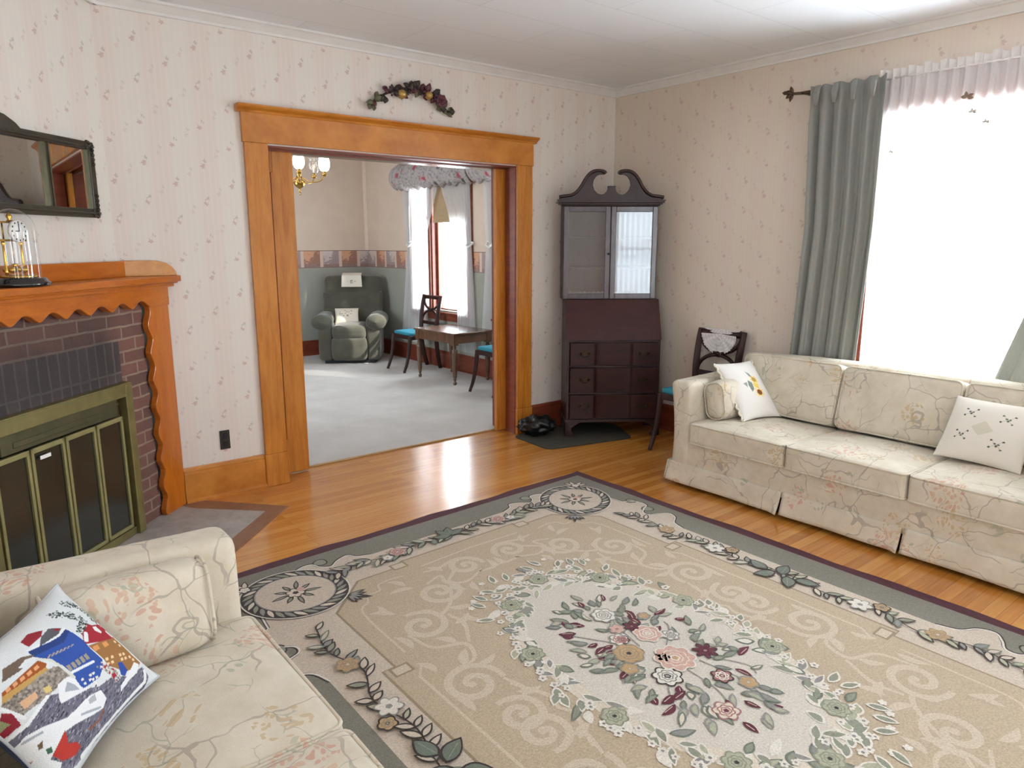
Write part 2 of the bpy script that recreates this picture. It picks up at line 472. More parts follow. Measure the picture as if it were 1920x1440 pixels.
def panel_wall(name, mat, axis, at, thick, span, z0, z1, holes, label):
    """wall slab with rectangular openings; axis 'y': wall face lies in y=at (span in x), axis 'x': face in x=at (span in y)"""
    mb = MB()
    def bx(a0, a1, b0, b1):
        if a1 - a0 < 1e-4 or b1 - b0 < 1e-4: return
        lo, hi = sorted((at, at + thick))
        if axis == 'y': mb.box(a0, a1, lo, hi, b0, b1)
        else: mb.box(lo, hi, a0, a1, b0, b1)
    cur = span[0]
    for (h0, h1, k0, k1) in sorted(holes):
        bx(cur, h0, z0, z1); bx(h0, h1, z0, k0); bx(h0, h1, k1, z1); cur = h1
    bx(cur, span[1], z0, z1)
    return struct(mb.build(name, mat), label, 'wall')

FLOOR = floor_mat()
struct(MB().box(LX - .2, RX + .2, BY - .2, 4.50, -0.05, 0.0).build('floor', FLOOR), 'polished honey oak strip floor', 'floor')
CARPET = carpet_mat()
cm = MB()
def carpet_z(u, v):
    x = FX0 - .2 + u * (FX + .2 - FX0 + .2); y = 4.50 + v * (FY + .2 - 4.50)
    a = Vector((2.45, 5.35)); b = Vector((2.95, 4.75)); p = Vector((x, y)); t = max(0, min(1, (p - a).dot(b - a) / (b - a).length_squared))
    d = (p - (a + (b - a) * t)).length
    return (x, y, 0.010 + 0.012 * math.exp(-(d / 0.03) ** 2))
cm.grid(carpet_z, 170, 170)
struct(cm.build('floor_far', CARPET), 'pale grey carpet of the far room', 'carpet')
struct(MB().box(1.62, 3.46, 4.492, 4.506, 0.0, 0.013).build('trim_9', M('threshold_strip', 'B79C74', .4), bevel=.003), 'narrow oak strip where floor meets carpet', 'threshold')
CEIL = ceiling_mat()
struct(MB().box(LX - .2, RX + .3, BY - .2, WY + .1, CZ, CZ + .08).build('ceiling', CEIL), 'pale panelled living room ceiling', 'ceiling')
struct(MB().box(FX0 - .2, FX + .3, FY0 - .2, FY + .3, CZ, CZ + .08).build('ceiling_far', CEIL), 'far room ceiling', 'ceiling')

OX0, OX1, OZ = 1.60, 3.475, 2.06
panel_wall('wall_door_side', WP_X, 'y', WY, 0.10, (LX - .2, RX + .2), 0, CZ + .02, [(OX0, OX1, 0.0, OZ)], 'floral papered wall with the wide doorway')
panel_wall('wall_window_side', WP_Y, 'x', RX, 0.20, (BY - .2, WY + .1), 0, CZ + .02, [(.95, 2.09, .62, 2.23), (-1.45, -.45, .62, 2.23)], 'floral papered wall with the bright window')
struct(MB().prism([(.775, WY + .02), (LX - .02, LX - DC), (LX - .02, WY + .02)], 0, CZ, 'z').build('wall_chimney', WP_D), 'floral papered diagonal wall above the mantel', 'wall')
panel_wall('wall_left', WP_Y, 'x', LX, -0.15, (BY - .2, WY), 0, CZ + .02, [(-.9, .7, .6, 2.2)], 'papered wall behind the near sofa')
panel_wall('wall_back', WP_X, 'y', BY, -0.15, (LX - .2, RX + .2), 0, CZ + .02, [(-.85, -.05, .6, 2.2), (1.22, 2.5, .6, 2.2)], 'papered wall behind the viewer')

# far room
UPPER = M('far_upper_paint', 'DDC9B6', .8, .03, 6); LOWER = M('far_lower_paint', 'A3A398', .8, .04, 6)
def far_wall(name, axis, at, thick, span, holes, label, du):
    mb = MB()
    def bx(a0, a1, b0, b1, mi):
        if a1 - a0 < 1e-4 or b1 - b0 < 1e-4: return
        lo, hi = sorted((at, at + thick))
        if axis == 'y': mb.box(a0, a1, lo, hi, b0, b1, mi)
        else: mb.box(lo, hi, a0, a1, b0, b1, mi)
    def col(a0, a1, z0, z1):
        for s0, s1, mi in ((0, 1.17, 1), (1.17, 1.40, 2), (1.40, CZ + .02, 0)):
            bx(a0, a1, max(z0, s0), min(z1, s1), mi) if min(z1, s1) > max(z0, s0) else None
    cur = span[0]
    for (h0, h1, k0, k1) in sorted(holes):
        col(cur, h0, 0, CZ + .02); col(h0, h1, 0, k0); col(h0, h1, k1, CZ + .02); cur = h1
    col(cur, span[1], 0, CZ + .02)
    return struct(mb.build(name, [UPPER, LOWER, border_mat('landscape_border_' + name, du)]), label, 'wall')
far_wall('wall_far_back', 'y', FY, .15, (FX0 - .2, FX + .2), [], 'far room end wall, beige over grey with a landscape border', (1, 0))
far_wall('wall_far_window', 'x', FX, .20, (WY, FY + .1), [(6.72, 7.49, .70, 2.25), (7.54, 7.90, .70, 2.25), (5.35, 6.18, .70, 2.25)], 'far room window wall, beige over grey with a landscape border', (0, 1))
far_wall('wall_far_left', 'x', FX0, -.15, (FY0 - .1, FY + .1), [(6.0, 7.4, .7, 2.2)], 'far room left wall', (0, 1))
far_wall('wall_far_near', 'y', 4.60, -.10, (FX0 - .2, FX + .2), [(OX0, OX1, 0, 2.09)], 'far room side of the doorway wall', (1, 0))
struct(MB().prism([(FX - .035, FY - .001), (FX - .001, FY - .035), (FX - .001, FY - .001)], 1.40, CZ, 'z').build('trim_10', M('corner_bead', 'E3CDBB', .6)), 'pale bead in the far room corner', 'trim')

# crown mouldings
WHITE = M('white_trim', 'DEDCD8', .5, .03, 12)
def crown(name, axis, at, a0, a1, sgn, label):
    pr = [(0, CZ - .058), (.012, CZ - .058), (.016, CZ - .045), (.045, CZ - .016), (.058, CZ - .012), (.058, CZ + .001), (0, CZ + .001)]
    mb = MB()
    if axis == 'y': mb.prism([(at + sgn * p, z) for p, z in pr], a0, a1, 'x')      # (y,z) swept along x
    else: mb.prism([(at + sgn * p, z) for p, z in pr], a0, a1, 'y')               # (x,z) swept along y
    return struct(mb.build(name, WHITE), label, 'moulding')
crown('trim_1', 'y', WY, .70, RX, -1, 'white crown moulding over the doorway wall')
crown('trim_2', 'x', RX, BY, WY, -1, 'white crown moulding over the window wall')
cd = MB(); pr = [(0, CZ - .058), (.012, CZ - .058), (.016, CZ - .045), (.045, CZ - .016), (.058, CZ - .012), (.058, CZ + .001), (0, CZ + .001)]
cd.prism([(-p, z) for p, z in pr], -1.2, .01, 'x')
o = cd.build('trim_3', WHITE); o.location = (.775, WY, 0); o.rotation_euler = (0, 0, radians(45)); struct(o, 'white crown moulding over the chimney wall', 'moulding')

# doorway casing, plain boards with a moulded cap
cas = MB()
cas.box(1.463, 1.600, WY - .024, WY, .205, 2.066); cas.box(1.458, 1.606, WY - .030, WY, 0, .205)
struct(cas.build('trim_4', ORANGE_V, bevel=.004), 'left oak board of the doorway casing', 'door casing')
cas = MB()
cas.box(3.475, 3.618, WY - .024, WY, .205, 2.066); cas.box(3.469, 3.624, WY - .030, WY, 0, .205)
struct(cas.build('trim_5', ORANGE_V, bevel=.004), 'right oak board of the doorway casing', 'door casing')
cas = MB()
cas.box(1.455, 3.626, WY - .026, WY, 2.066, 2.232)
cas.prism([(WY, 2.228), (WY - .030, 2.228), (WY - .036, 2.240), (WY - .058, 2.252), (WY - .066, 2.262), (WY - .066, 2.270), (WY, 2.270)], 1.428, 3.654, 'x')
struct(cas.build('trim_6', ORANGE, bevel=.003), 'broad oak head board and cap over the doorway', 'door casing')
# jamb liners, soffit with the door track
jm = MB()
for s, x in ((1, OX0), (-1, OX1)):
    jm.box(*sorted((x, x + s * .010)), WY + .001, 4.42, 0, OZ); jm.box(*sorted((x, x + s * .010)), 4.485, 4.60, 0, OZ)
jm.box(OX0, OX1, WY + .001, 4.42, OZ - .010, OZ - .0005); jm.box(OX0, OX1, 4.485, 4.60, OZ - .006, OZ + .024)
jm.box(OX0, OX1, 4.41, 4.425, OZ - .018, OZ - .0005)
struct(jm.build('trim_7', REDWOOD), 'dark jamb lining and soffit of the doorway', 'door jamb')
tk = MB(); tk.box(OX0, OX1, 4.425, 4.485, OZ + .012, OZ + .03); tk.box(OX0, OX1, 4.495, 4.606, OZ - .012, OZ - .007)
struct(tk.build('trim_8', M('track_metal', '8C7A66', .22, Metallic=.7)), 'sliding door track in the doorway head', 'door track')
def pocket_door(name, x0, x1, side, label):
    mb = MB(); y0, y1 = 4.432, 4.470
    sx0, sx1 = (x0 + .072, x1) if side > 0 else (x0, x1)      # stile that shows
    mb.box(sx0, sx1, y0, y1, .012, 2.052)
    px0, px1 = (x0 - .3, sx0) if side > 0 else (sx1, x1 + .3)
    mb.box(px0, px1, y0 + .012, y1 - .012, .012, 2.05)
    mb.box(px0, px1, y0, y1, .012, .24); mb.box(px0, px1, y0, y1, 1.92, 2.05)
    e = sx0 if side > 0 else sx1
    mb.box(e - .012, e + .012, y0 - .004, y0 + .012, .24, 1.92)
    return struct(mb.build(name, ORANGE_V, bevel=.003), label, 'door')
pocket_door('door_1', 1.600, 1.802, 1, 'edge of the left oak sliding door standing in its pocket')
pocket_door('door_2', 3.385, 3.62, -1, 'edge of the right oak sliding door standing in its pocket')

# baseboards
def base(name, axis, at, a0, a1, sgn, mat, h=.21, label='oak baseboard', t=.022):
    mb = MB()
    pr = [(0, 0), (t + .014, 0), (t + .014, .012), (t + .004, .022), (t, .024), (t, h - .035), (t - .004, h - .03), (t - .003, h - .018), (t - .012, h - .006), (t - .014, h), (0, h)]
    if axis == 'y': mb.prism([(at + sgn * p, z) for p, z in pr], a0, a1, 'x')
    else: mb.prism([(at + sgn * p, z) for p, z in pr], a0, a1, 'y')
    return struct(mb.build(name, mat), label, 'baseboard')
base('baseboard_door_wall_left', 'y', WY, .985, 1.457, -1, ORANGE, label='oak baseboard between mantel and doorway')
base('baseboard_door_wall_right', 'y', WY, 3.625, RX, -1, REDWOOD, label='red-brown baseboard beside the secretary desk')
base('baseboard_window_wall', 'x', RX, BY, WY - .03, -1, REDWOOD, label='red-brown baseboard of the window wall')
base('baseboard_far_back', 'y', FY, FX0, FX, -1, REDWOOD, label='red-brown baseboard behind the recliner')
base('baseboard_far_window', 'x', FX, 4.62, FY - .03, -1, REDWOOD, label='red-brown baseboard under the far windows')

# ------------------------------------------------------------------ windows (casing, sash, pane)
def window(name, axis, at, out, span, zr, wood_m, label, casing=.11, cap=False, sashes=True, blind=None, cas=None, zm=None):
    """out: +1 when outdoors lies at larger coordinate"""
    a0, a1 = span; z0, z1 = zr
    root = thing(name, label, 'window'); root['kind'] = 'structure'
    def bx(mb, p0, p1, q0, q1, r0, r1):          # along, depth (0 at wall face, + outward), z
        d0, d1 = sorted((at + out * q0, at + out * q1))
        if axis == 'x': mb.box(d0, d1, p0, p1, r0, r1)
        else: mb.box(p0, p1, d0, d1, r0, r1)
    mb = MB(); c0, c1 = cas or (casing, casing)
    bx(mb, a0 - c0, a0, -.022, 0, z0 - .02, z1); bx(mb, a1, a1 + c1, -.022, 0, z0 - .02, z1)
    bx(mb, a0 - c0, a1 + c1, -.022, 0, z1, z1 + .15 if cap else z1 + .11)
    if cap:
        bx(mb, a0 - casing - .02, a1 + casing + .02, -.030, 0, z1 + .15, z1 + .225)
    bx(mb, a0, a0 + .02, 0, .15, z0, z1); bx(mb, a1 - .02, a1, 0, .15, z0, z1); bx(mb, a0, a1, 0, .15, z1 - .02, z1)
    mb.build('casing', wood_m, root, bevel=.003)
    sb = MB(); bx(sb, a0 - c0 - (.02 if c0 > .06 else 0), a1 + c1 + (.02 if c1 > .06 else 0), -.032, .15, z0 - .045, z0 - .02); bx(sb, a0 - c0, a1 + c1, -.02, 0, z0 - .12, z0 - .045)
    sb.build('sill', wood_m, root, bevel=.003)
    zm = zm or (z0 + z1) / 2
    fr = MB(); e = .036 if cas else .045
    for (s0, s1, dq) in ((z0 - .02, zm + .02, .06), (zm - .02, z1 - .02, .095)):
        bx(fr, a0 + .02, a0 + .02 + e, dq, dq + .035, s0, s1); bx(fr, a1 - .02 - e, a1 - .02, dq, dq + .035, s0, s1)
        bx(fr, a0 + .02, a1 - .02, dq, dq + .035, s0, s0 + e); bx(fr, a0 + .02, a1 - .02, dq, dq + .035, s1 - e, s1)
    fr.build('sash', wood_m, root, bevel=.003)
    for (s0, s1, dq) in ((z0 + .02, zm - .02, .075), (zm + .02, z1 - .06, .11)):
        g = MB(); bx(g, a0 + .06, a1 - .06, dq, dq + .004, s0, s1); g.build('pane', GLASS, root)
    return root
window('window_1', 'x', RX, 1, (.95, 2.09), (.62, 2.23), REDWOOD, 'wide bright window with red-brown casing behind the far sofa', .20, cap=True)
window('window_2', 'x', FX, 1, (6.72, 7.49), (.70, 2.25), REDWOOD, 'far room window behind the tied-back sheers', .10, cas=(.10, .025), zm=1.80)
window('window_3', 'x', FX, 1, (7.54, 7.90), (.70, 2.25), REDWOOD, 'narrow far room window beside the recliner', .10, cas=(.0245, .08), zm=1.80)
window('window_4', 'x', FX, 1, (5.35, 6.18), (.70, 2.25), REDWOOD, 'far room window hidden by the right doorway board', .10)
w5 = window('window_5', 'y', BY, -1, (1.22, 2.5), (.6, 2.2), REDWOOD, 'window behind the viewer', .11)
window('window_6', 'y', BY, -1, (-.85, -.05), (.6, 2.2), REDWOOD, 'second window behind the viewer', .11)
window('window_7', 'x', LX, -1, (-.9, .7), (.6, 2.2), REDWOOD, 'window in the left wall', .11)
window('window_8', 'x', RX, 1, (-1.45, -.45), (.62, 2.23), REDWOOD, 'second window in the window wall', .11)
window('window_9', 'x', FX0, -1, (6.0, 7.4), (.7, 2.2), REDWOOD, 'far room window out of view on the left', .11)
# unseen slab added outside the living-room windows to keep the sun off them
struct(MB().box(RX + .2, 7.3, BY - .5, 4.1, 2.66, 2.78).build('sun_blocker', M('sun_blocker_boards', 'C9C6BE', .7)), 'added sun-blocking slab outside the living room window', 'sun blocker')
# ------------------------------------------------------------------ curtains
DRAPE = drape_mat()
SHEER = sheer_mat('sheer_white', 'F8F6F4', .20, .30)
NET = sheer_mat('net_white', 'F2F2F2', .12)
SHEER_FAR = sheer_mat('sheer_white_far', 'F2F2F2', .25, .45)
BRASS_DK = M('dark_bronze', '5A4A3C', .4, Metallic=.8)

def hang(x_face, ya, yb, zt, zb, folds, amp, name, mat, parent=None, top_pinch=.25, nu=None, nv=40, fine=0.0, ph=0.0):
    """cloth hung in a plane x=x_face; ya/yb are functions of z giving the two side edges; folds run down"""
    nu = nu or folds * 12
    def fn(u, v):
        z = zt + (zb - zt) * v
        a, b = ya(z), yb(z)
        s = 2 * pi * folds * u + ph
        grow = top_pinch + (1 - top_pinch) * min(1, v * 5)
        dx = amp * grow * (sin(s) + .35 * sin(2.3 * s + 1.0 + 2 * v)) * (0.8 + .3 * sin(3 * v + u * 5))
        dy = amp * .35 * cos(s) * grow
        if fine: dx += fine * sin(s * 3.1 + v * 9)
        return (x_face + dx, a + (b - a) * u + dy, z)
    mb = MB().grid(fn, nu, nv)
    return mb.build(name, mat, parent)
def interp(*kn):
    def f(z):
        if z >= kn[0][0]: return kn[0][1]
        for (z0, v0), (z1, v1) in zip(kn, kn[1:]):
            if z >= z1:
                t = (z0 - z) / (z0 - z1); t = t * t * (3 - 2 * t) if False else t
                return v0 + (v1 - v0) * t
        return kn[-1][1]
    return f

def drape(name, label, ya, yb, zb, ph=0.0):
    root = thing(name, label, 'curtain', (0, 0, 0), 0, 'grey curtains at the living room window')
    X = 4.416
    def fn(u, v):
        z = 2.450 + (zb - 2.450) * v
        a, b = ya(z), yb(z)
        folds = 5
        s = 2 * pi * folds * u + ph
        hd = min(1, v / .055)                         # pinch-pleat heading
        pinch = max(0, 1 - abs(v - .05) / .05)
        dx = .034 * (.5 + .5 * hd) * (1.05 - 2.0 * abs(cos(s / 2 + .35 * sin(s + 2 * v))) ** .75 + .22 * sin(2.1 * s + .8 + v)) * (1 - .4 * pinch)
        w = u + .012 * sin(s + pi / 2) * hd
        return (X + dx + .006 * v, a + (b - a) * w, z + .006 * cos(s) * (1 - hd))
    MB().grid(fn, 120, 46).build('panel', DRAPE, root, solid=.004)
    for k in range(4):
        hp = MB(); u = (k + .5) / 4; y = ya(2.4) + (yb(2.4) - ya(2.4)) * u
        for j in (-1, 0, 1):
            hp.tube([(X - .028, y + j * .010, 2.448), (X - .046, y + j * .010, 2.40), (X - .044, y + j * .004, 2.335)], [.008, .011, .007], 7)
        hp.build('pinch_pleat', DRAPE, root)
    return root
drape('curtain', 'long grey-green curtain at the left of the bright window', interp((2.43, 2.53), (1.6, 2.50), (.3, 2.56)), interp((2.43, 2.065), (1.6, 2.06), (.75, 2.09), (.3, 2.11)), .25)
drape('curtain', 'grey-green curtain at the right edge, leaning across the window', interp((2.43, .98), (1.6, 1.11), (.75, 1.345), (.3, 1.45)), interp((2.43, .50), (.3, .52)), .25, 1.2)

rd = thing('curtain_rod', 'dark curtain rod with a leaf finial above the grey curtain', 'curtain rod', (4.43, 0, 2.43))
MB().tube([(0, 2.60, 0), (0, 2.548, 0)], .010, 10).build('rod', BRASS_DK, rd)
fb = MB()
fb.tube([(0, 2.595, 0), (0, 2.66, .005), (0, 2.70, .012)], [.008, .006, .004], 8)
def leaf3(mb, p, d, n, L, w, mi=0):
    d = Vector(d).normalized(); n = Vector(n).normalized(); s = d.cross(n).normalized()
    P = Vector(p); vs = []
    prof = [(0, .12), (.25, .8), (.5, 1), (.75, .65), (1, .02)]
    for t, k in prof:
        c = P + d * L * t + n * (.18 * L * sin(pi * t))
        vs += [c - s * w * k, c + n * .15 * w, c + s * w * k]
    fs = []
    for i in range(len(prof) - 1):
        for j in range(2):
            fs.append((i * 3 + j, i * 3 + j + 1, i * 3 + 3 + j + 1, i * 3 + 3 + j))
    mb.add(vs, fs, mi, True)
for a in (-65, -25, 25, 65): leaf3(fb, (0, 2.655 + .01 * cos(radians(a)), .005), (0, cos(radians(a)), sin(radians(a))), (-1, 0, 0), .052, .013)
leaf3(fb, (0, 2.69, .01), (0, 1, .25), (-1, 0, 0), .05, .012)
fb.build('leaf_finial', BRASS_DK, rd, solid=.004)
bk = MB()
for y in (2.575,):
    bk.box(-.008, .096, y - .008, y + .008, -.012, .0)
bk.build('bracket', BRASS_DK, rd)

# sheer across the window, on its own rod with a ruffled heading
sh = thing('sheer_curtain', 'white gathered sheer across the bright living room window', 'sheer curtain', (0, 0, 0))
hang(4.481, interp((2.43, 2.115), (.4, 2.10)), interp((2.43, .70), (.4, .70)), 2.435, .64, 22, .009, 'panel', SHEER, sh, .6, nu=22 * 9, nv=24, fine=.002)
def ruff(u, v):
    s = 2 * pi * 34 * u
    z = 2.435 + v * .052 + .004 * sin(s * .37)
    return (4.476 + (.006 + .010 * v) * sin(s), 2.135 + (.70 - 2.135) * u + .004 * cos(s), z + .006 * v * sin(s * .5 + 1))
MB().grid(ruff, 280, 5).build('ruffle', SHEER, sh)
MB().tube([(4.481, 2.14, 2.437), (4.481, .66, 2.437)], .006, 8).build('sheer_rod', M('white_rod', 'E4E0DA', .4), sh)
for (y, z, s) in ((1.655, 2.27, 1.0), (1.62, 2.19, .7), (1.55, 2.13, .6), (2.03, 2.02, .5)):
    em = MB()
    for a in (20, 80, 140, 200): leaf3(em, (4.466, y, z), (0, cos(radians(a)) * 1.2, sin(radians(a)) * .7), (-1, 0, 0), .034 * s, .010 * s)
    em.build('embroidered_sprig', M('sprig_thread' if s > .9 else 'pale_sprig_thread', '7A6450' if s > .9 else 'BDB6AC', .8), sh)

nc = MB().grid(lambda u, v: (1.20 + 1.32 * u, BY + .05 + .012 * sin(u * 90), .55 + 1.62 * v), 150, 6); nc.build('net_curtain', NET, w5)
# far room: tied-back sheers, puffed floral valances, blind
def tied(name, label, outer, inner, tie_z, tie_y):
    root = thing(name, label, 'sheer curtain', (0, 0, 0), 0, 'tied-back white sheers in the far room')
    hang(4.690, outer, inner, 2.155, .25, 8, .010, 'panel', SHEER_FAR, root, .5, nv=50)
    MB().tube([(4.672, tie_y - .05, tie_z + .03), (4.664, tie_y, tie_z), (4.672, tie_y + .05, tie_z + .02), (4.70, tie_y + .06, tie_z + .06), (4.70, tie_y - .05, tie_z + .05)], .011, 8, closed=True).build('tieback', M('white_tie', 'F0EEEA', .8), root)
    return root
tied('sheer_curtain', 'white tied-back sheer nearest the green recliner', interp((2.2, 8.10), (1.45, 8.00), (.22, 8.20)), interp((2.2, 7.24), (1.9, 7.38), (1.45, 7.59), (1.1, 7.58), (.22, 7.50)), 1.45, 7.93)
tied('sheer_curtain', 'white tied-back sheer right of the bright far window', interp((2.2, 6.62), (1.45, 6.60), (.22, 6.52)), interp((2.2, 7.23), (1.9, 7.08), (1.45, 6.90), (1.1, 6.87), (.22, 6.90)), 1.45, 6.62)
tied('sheer_curtain', 'white sheer cut off by the right doorway board', interp((2.2, 6.38), (1.45, 6.33), (.22, 6.44)), interp((2.2, 5.32), (1.9, 5.36), (1.45, 5.50), (.22, 5.38)), 1.45, 6.25)

def chintz():
    k = NT('floral_chintz'); o = k.obj()
    v = k.n('TexVoronoi', Vector=o, Scale=9.0)
    rr = k.n('SeparateColor', Color=v.outputs['Color'])
    g = k.ramp(rr.outputs[0], [(0.0, 'B9AEAA'), (0.30, 'B4505E'), (0.42, 'C98A86'), (0.56, '4E594B'), (0.74, 'B3A9A6'), (0.88, '5F5C66')], 'CONSTANT')
    g2 = k.mix(k.step(v.outputs['Distance'], .45, .25), 'B4AAA6', g)
    g2 = k.mix(k.math('MULTIPLY', k.step(k.noise(o, 36.0, 3.0), .52, .6), .6), g2, '6F6E72')
    k.bsdf(g2, .8); return k.m
CHINTZ = chintz()
def valance(name, label, y0, y1):
    n = max(5, int((y1 - y0) / .13))
    def fn(u, v):
        s = 2 * pi * n * u
        puff = sin(pi * min(1, v * 1.02)) ** .6
        return (4.70 - .02 - .115 * puff * (.76 + .24 * abs(sin(s * .9 + 1.2 * v))) , y0 + (y1 - y0) * u + (.03 * (u - .5) * puff), 2.145 + .30 * v - .014 * (1 - v) * sin(s) - .01 * sin(s * .5))
    o = MB().grid(fn, n * 12, 16).build(name, CHINTZ)
    m = o.modifiers.new('Solid', 'SOLIDIFY'); m.thickness = .006
    return tag(o, label, 'valance', 'puffed floral valances in the far room')
valance('valance', 'puffed floral valance over the bright far window', 6.56, 8.18)
valance('valance', 'short end of floral valance beside the right doorway board', 5.25, 6.51)
bl = MB(); bl.box(4.742, 4.748, 6.75, 7.45, 1.745, 2.23); bl.box(4.738, 4.752, 6.75, 7.45, 1.735, 1.755)
bo = thing('roller_blind', 'tan roller blind half down in the far window', 'blind')
bl.build('shade', M('blind_cloth', 'B59A76', .8), bo)
MB().tube([(4.755, 6.74, 2.215), (4.755, 7.46, 2.215)], .012, 10).build('roller', M('blind_roller', 'B9A888', .6), bo)
# ------------------------------------------------------------------ fireplace (local X runs along the diagonal wall, room at -Y)
FP = (.355, 3.685, 0)
fp = thing('fireplace', 'corner brick fireplace with scalloped honey oak mantel', 'fireplace', FP, 45)
bf = MB()
bf.box(-.69, -.42, .02, .132, 0.0045, 1.22); bf.box(.42, .69, .02, .132, 0.0045, 1.22); bf.box(-.42, .42, .02, .132, .74, 1.22)
bf.build('brick_face', BRICK, fp)
MB().box(-.42, .42, .115, .130, 0, .74).build('firebox', M('sooty_firebox', '17151A', .95), fp)
def scallop_leg(s):
    # inner edge waves, outer edge cut to meet the papered wall
    pts = []
    N = 64
    for i in range(N + 1):
        z = .0045 + 1.1955 * i / N
        w = .5 - .5 * cos(2 * pi * (z + .04) / .148)
        pts.append((s * (.698 - .029 * w), z))
    poly = pts + [(s * .868, 1.20), (s * .868, .0045)]
    mb = MB().prism(poly if s > 0 else poly[::-1], -.022, .012, 'y')
    return mb
for s in (1, -1): scallop_leg(s).build('scalloped_leg', MANTEL_V, fp, bevel=.004)
pts = []
N = 150
for i in range(N + 1):
    x = -.70 + 1.40 * i / N
    t = (x + .70) / 1.40 * 9
    w = (.5 - .5 * cos(2 * pi * t)) ** .8
    pts.append((x, 1.165 + .036 * w - .012 * cos(pi * x / .7) * 0))
MB().prism(pts + [(.868, 1.165), (.868, 1.285), (-.868, 1.285), (-.868, 1.165)], -.030, .012, 'y').build('scalloped_frieze', MANTEL, fp, bevel=.004)
sm = MB()
def mitre(y, ex=0): return min(.876 - y, .93) - .002 + ex        # meets the door wall at 45 degrees
for (yf, za, zb) in ((-.040, 1.262, 1.280), (-.055, 1.280, 1.290), (-.075, 1.290, 1.322)):
    sm.prism([(-.92, yf), (mitre(yf), yf), (.876 - .136, .134), (-.92, .134)], za, zb, 'z')
sm.build('mantel_shelf', MANTEL, fp, bevel=.004)
gl = MB()
gl.box(-.80, .735, .112, .133, 1.322, 1.405)
gl.build('gallery_rail', MANTEL, fp, bevel=.003)
# rounded return of the gallery along the door wall (runs from the rear corner forward at -45 degrees)
rt = MB()
L = .262
prof = [(0, 0), (L, 0)] + [(L - .02 + .02 * cos(a) - (.075) * (1 - cos(a - 0)) * 0, .0 + .083 * 0) for a in []]
prof = [(0, 0), (L, 0), (L - .004, .022), (L - .022, .048), (L - .052, .070), (L - .09, .081), (L - .13, .084), (0, .084)]
T = Matrix.Translation((.731, .130, 1.322)) @ Matrix.Rotation(radians(-45), 4, 'Z')
rt.prism(prof, -.020, -.002, 'y', T=T)
rt.build('gallery_return', wood('mantel_oak_pale', 'B4732E', 'CF9347', .28, (10, 2, 10)), fp, bevel=.003)

# hearth slab with its wood border, let into the floor
hearth = thing('hearth', 'grey stone hearth slab with a brown wood border', 'hearth', FP, 45)
hs = MB().prism([(-.80, .02), (-.80, -.535), (.80, -.535), (.80, -.10), (.83, .0), (.70, .02)], 0, .004, 'z')
k = NT('hearth_stone'); o_ = k.obj()
c_ = k.ramp(k.noise(o_, 9.0, 6.0, .7), [(.3, '98938F'), (.7, 'B8B3AE')])
k.bsdf(c_, .6, k.bump(k.noise(o_, 40.0, 3.0), .25, .004)); STONE = k.m
hs.build('slab', STONE, hearth)
hb = MB()
hb.prism([(-.87, -.535), (-.87, -.632), (.893, -.632), (.80, -.535)], .0, .0038, 'z')
hb.prism([(.80, -.535), (.893, -.632), (.93, -.05), (.872, .0), (.83, .0), (.80, -.10)], .0, .0038, 'z')
hb.build('border', wood('hearth_border', '7A543F', '966B50', .4, (3, 10, 2)), hearth)

# folding glass screen
OLIVE = M('aged_olive_brass', '7A7044', .45, .16, 14, Metallic=.4)
OLIVE_L = M('olive_brass_bars', '928B5C', .42, .08, 20, Metallic=.35)
SMOKE = NT('smoked_glass')
_o = SMOKE.obj()
SMOKE.bsdf(SMOKE.ramp(SMOKE.noise(_o, 3.0, 3.0), [(.3, '20221E'), (.7, '2E302A')]), .12, Specular_IOR_Level=.8)
SMOKE = SMOKE.m
scr = thing('fireplace_screen', 'olive brass fireplace screen with four smoked glass panes', 'fireplace screen', FP, 45)
f = MB(); H = .80; W = .475
f.box(-W, -W + .052, -.030, .0195, .0045, H); f.box(W - .052, W, -.030, .0195, .0045, H)
f.box(-W + .052, W - .052, -.030, .0195, H - .062, H)
f.box(-W - .004, W + .004, -.026, .0195, H - .006, H + .006)
f.box(-W + .052, W - .052, -.012, .0195, .0045, .045)
f.box(-W - .012, -W, -.022, .0195, .0045, H); f.box(W, W + .012, -.022, .0195, .0045, H)
f.build('frame', OLIVE, scr, bevel=.004)
h = MB()
h.box(-.36, .36, -.022, .015, .655, .738); h.box(-.30, .30, -.026, -.02, .675, .70)
h.build('vent_hood', M('tarnished_brass', '4E4A30', .5, .2, 12, Metallic=.5), scr, bevel=.006)
xs = (-.405, -.2125, -.008, .1965, .397)
for i in range(4):
    a, b = xs[i] + .004, xs[i + 1] - .004
    d = thing('door', '', 'x'); del d['label']; del d['category']; d.parent = scr
    d.name = 'folding_door'
    mb = MB()
    mb.box(a, a + .016, -.020, .0, .055, .645); mb.box(b - .016, b, -.020, .0, .055, .645)
    mb.box(a, b, -.020, .0, .055, .073); mb.box(a, b, -.020, .0, .622, .645)
    mb.build('door_frame', OLIVE_L, d, bevel=.003)
    MB().box(a + .014, b - .014, -.010, -.005, .07, .625).build('glass', SMOKE, d)
MB().box(-.166, -.106, -.0235, -.0205, .588, .604).build('paper_label', M('white_paper', 'EDEBE8', .7), scr)['label'] = 'small white paper label'

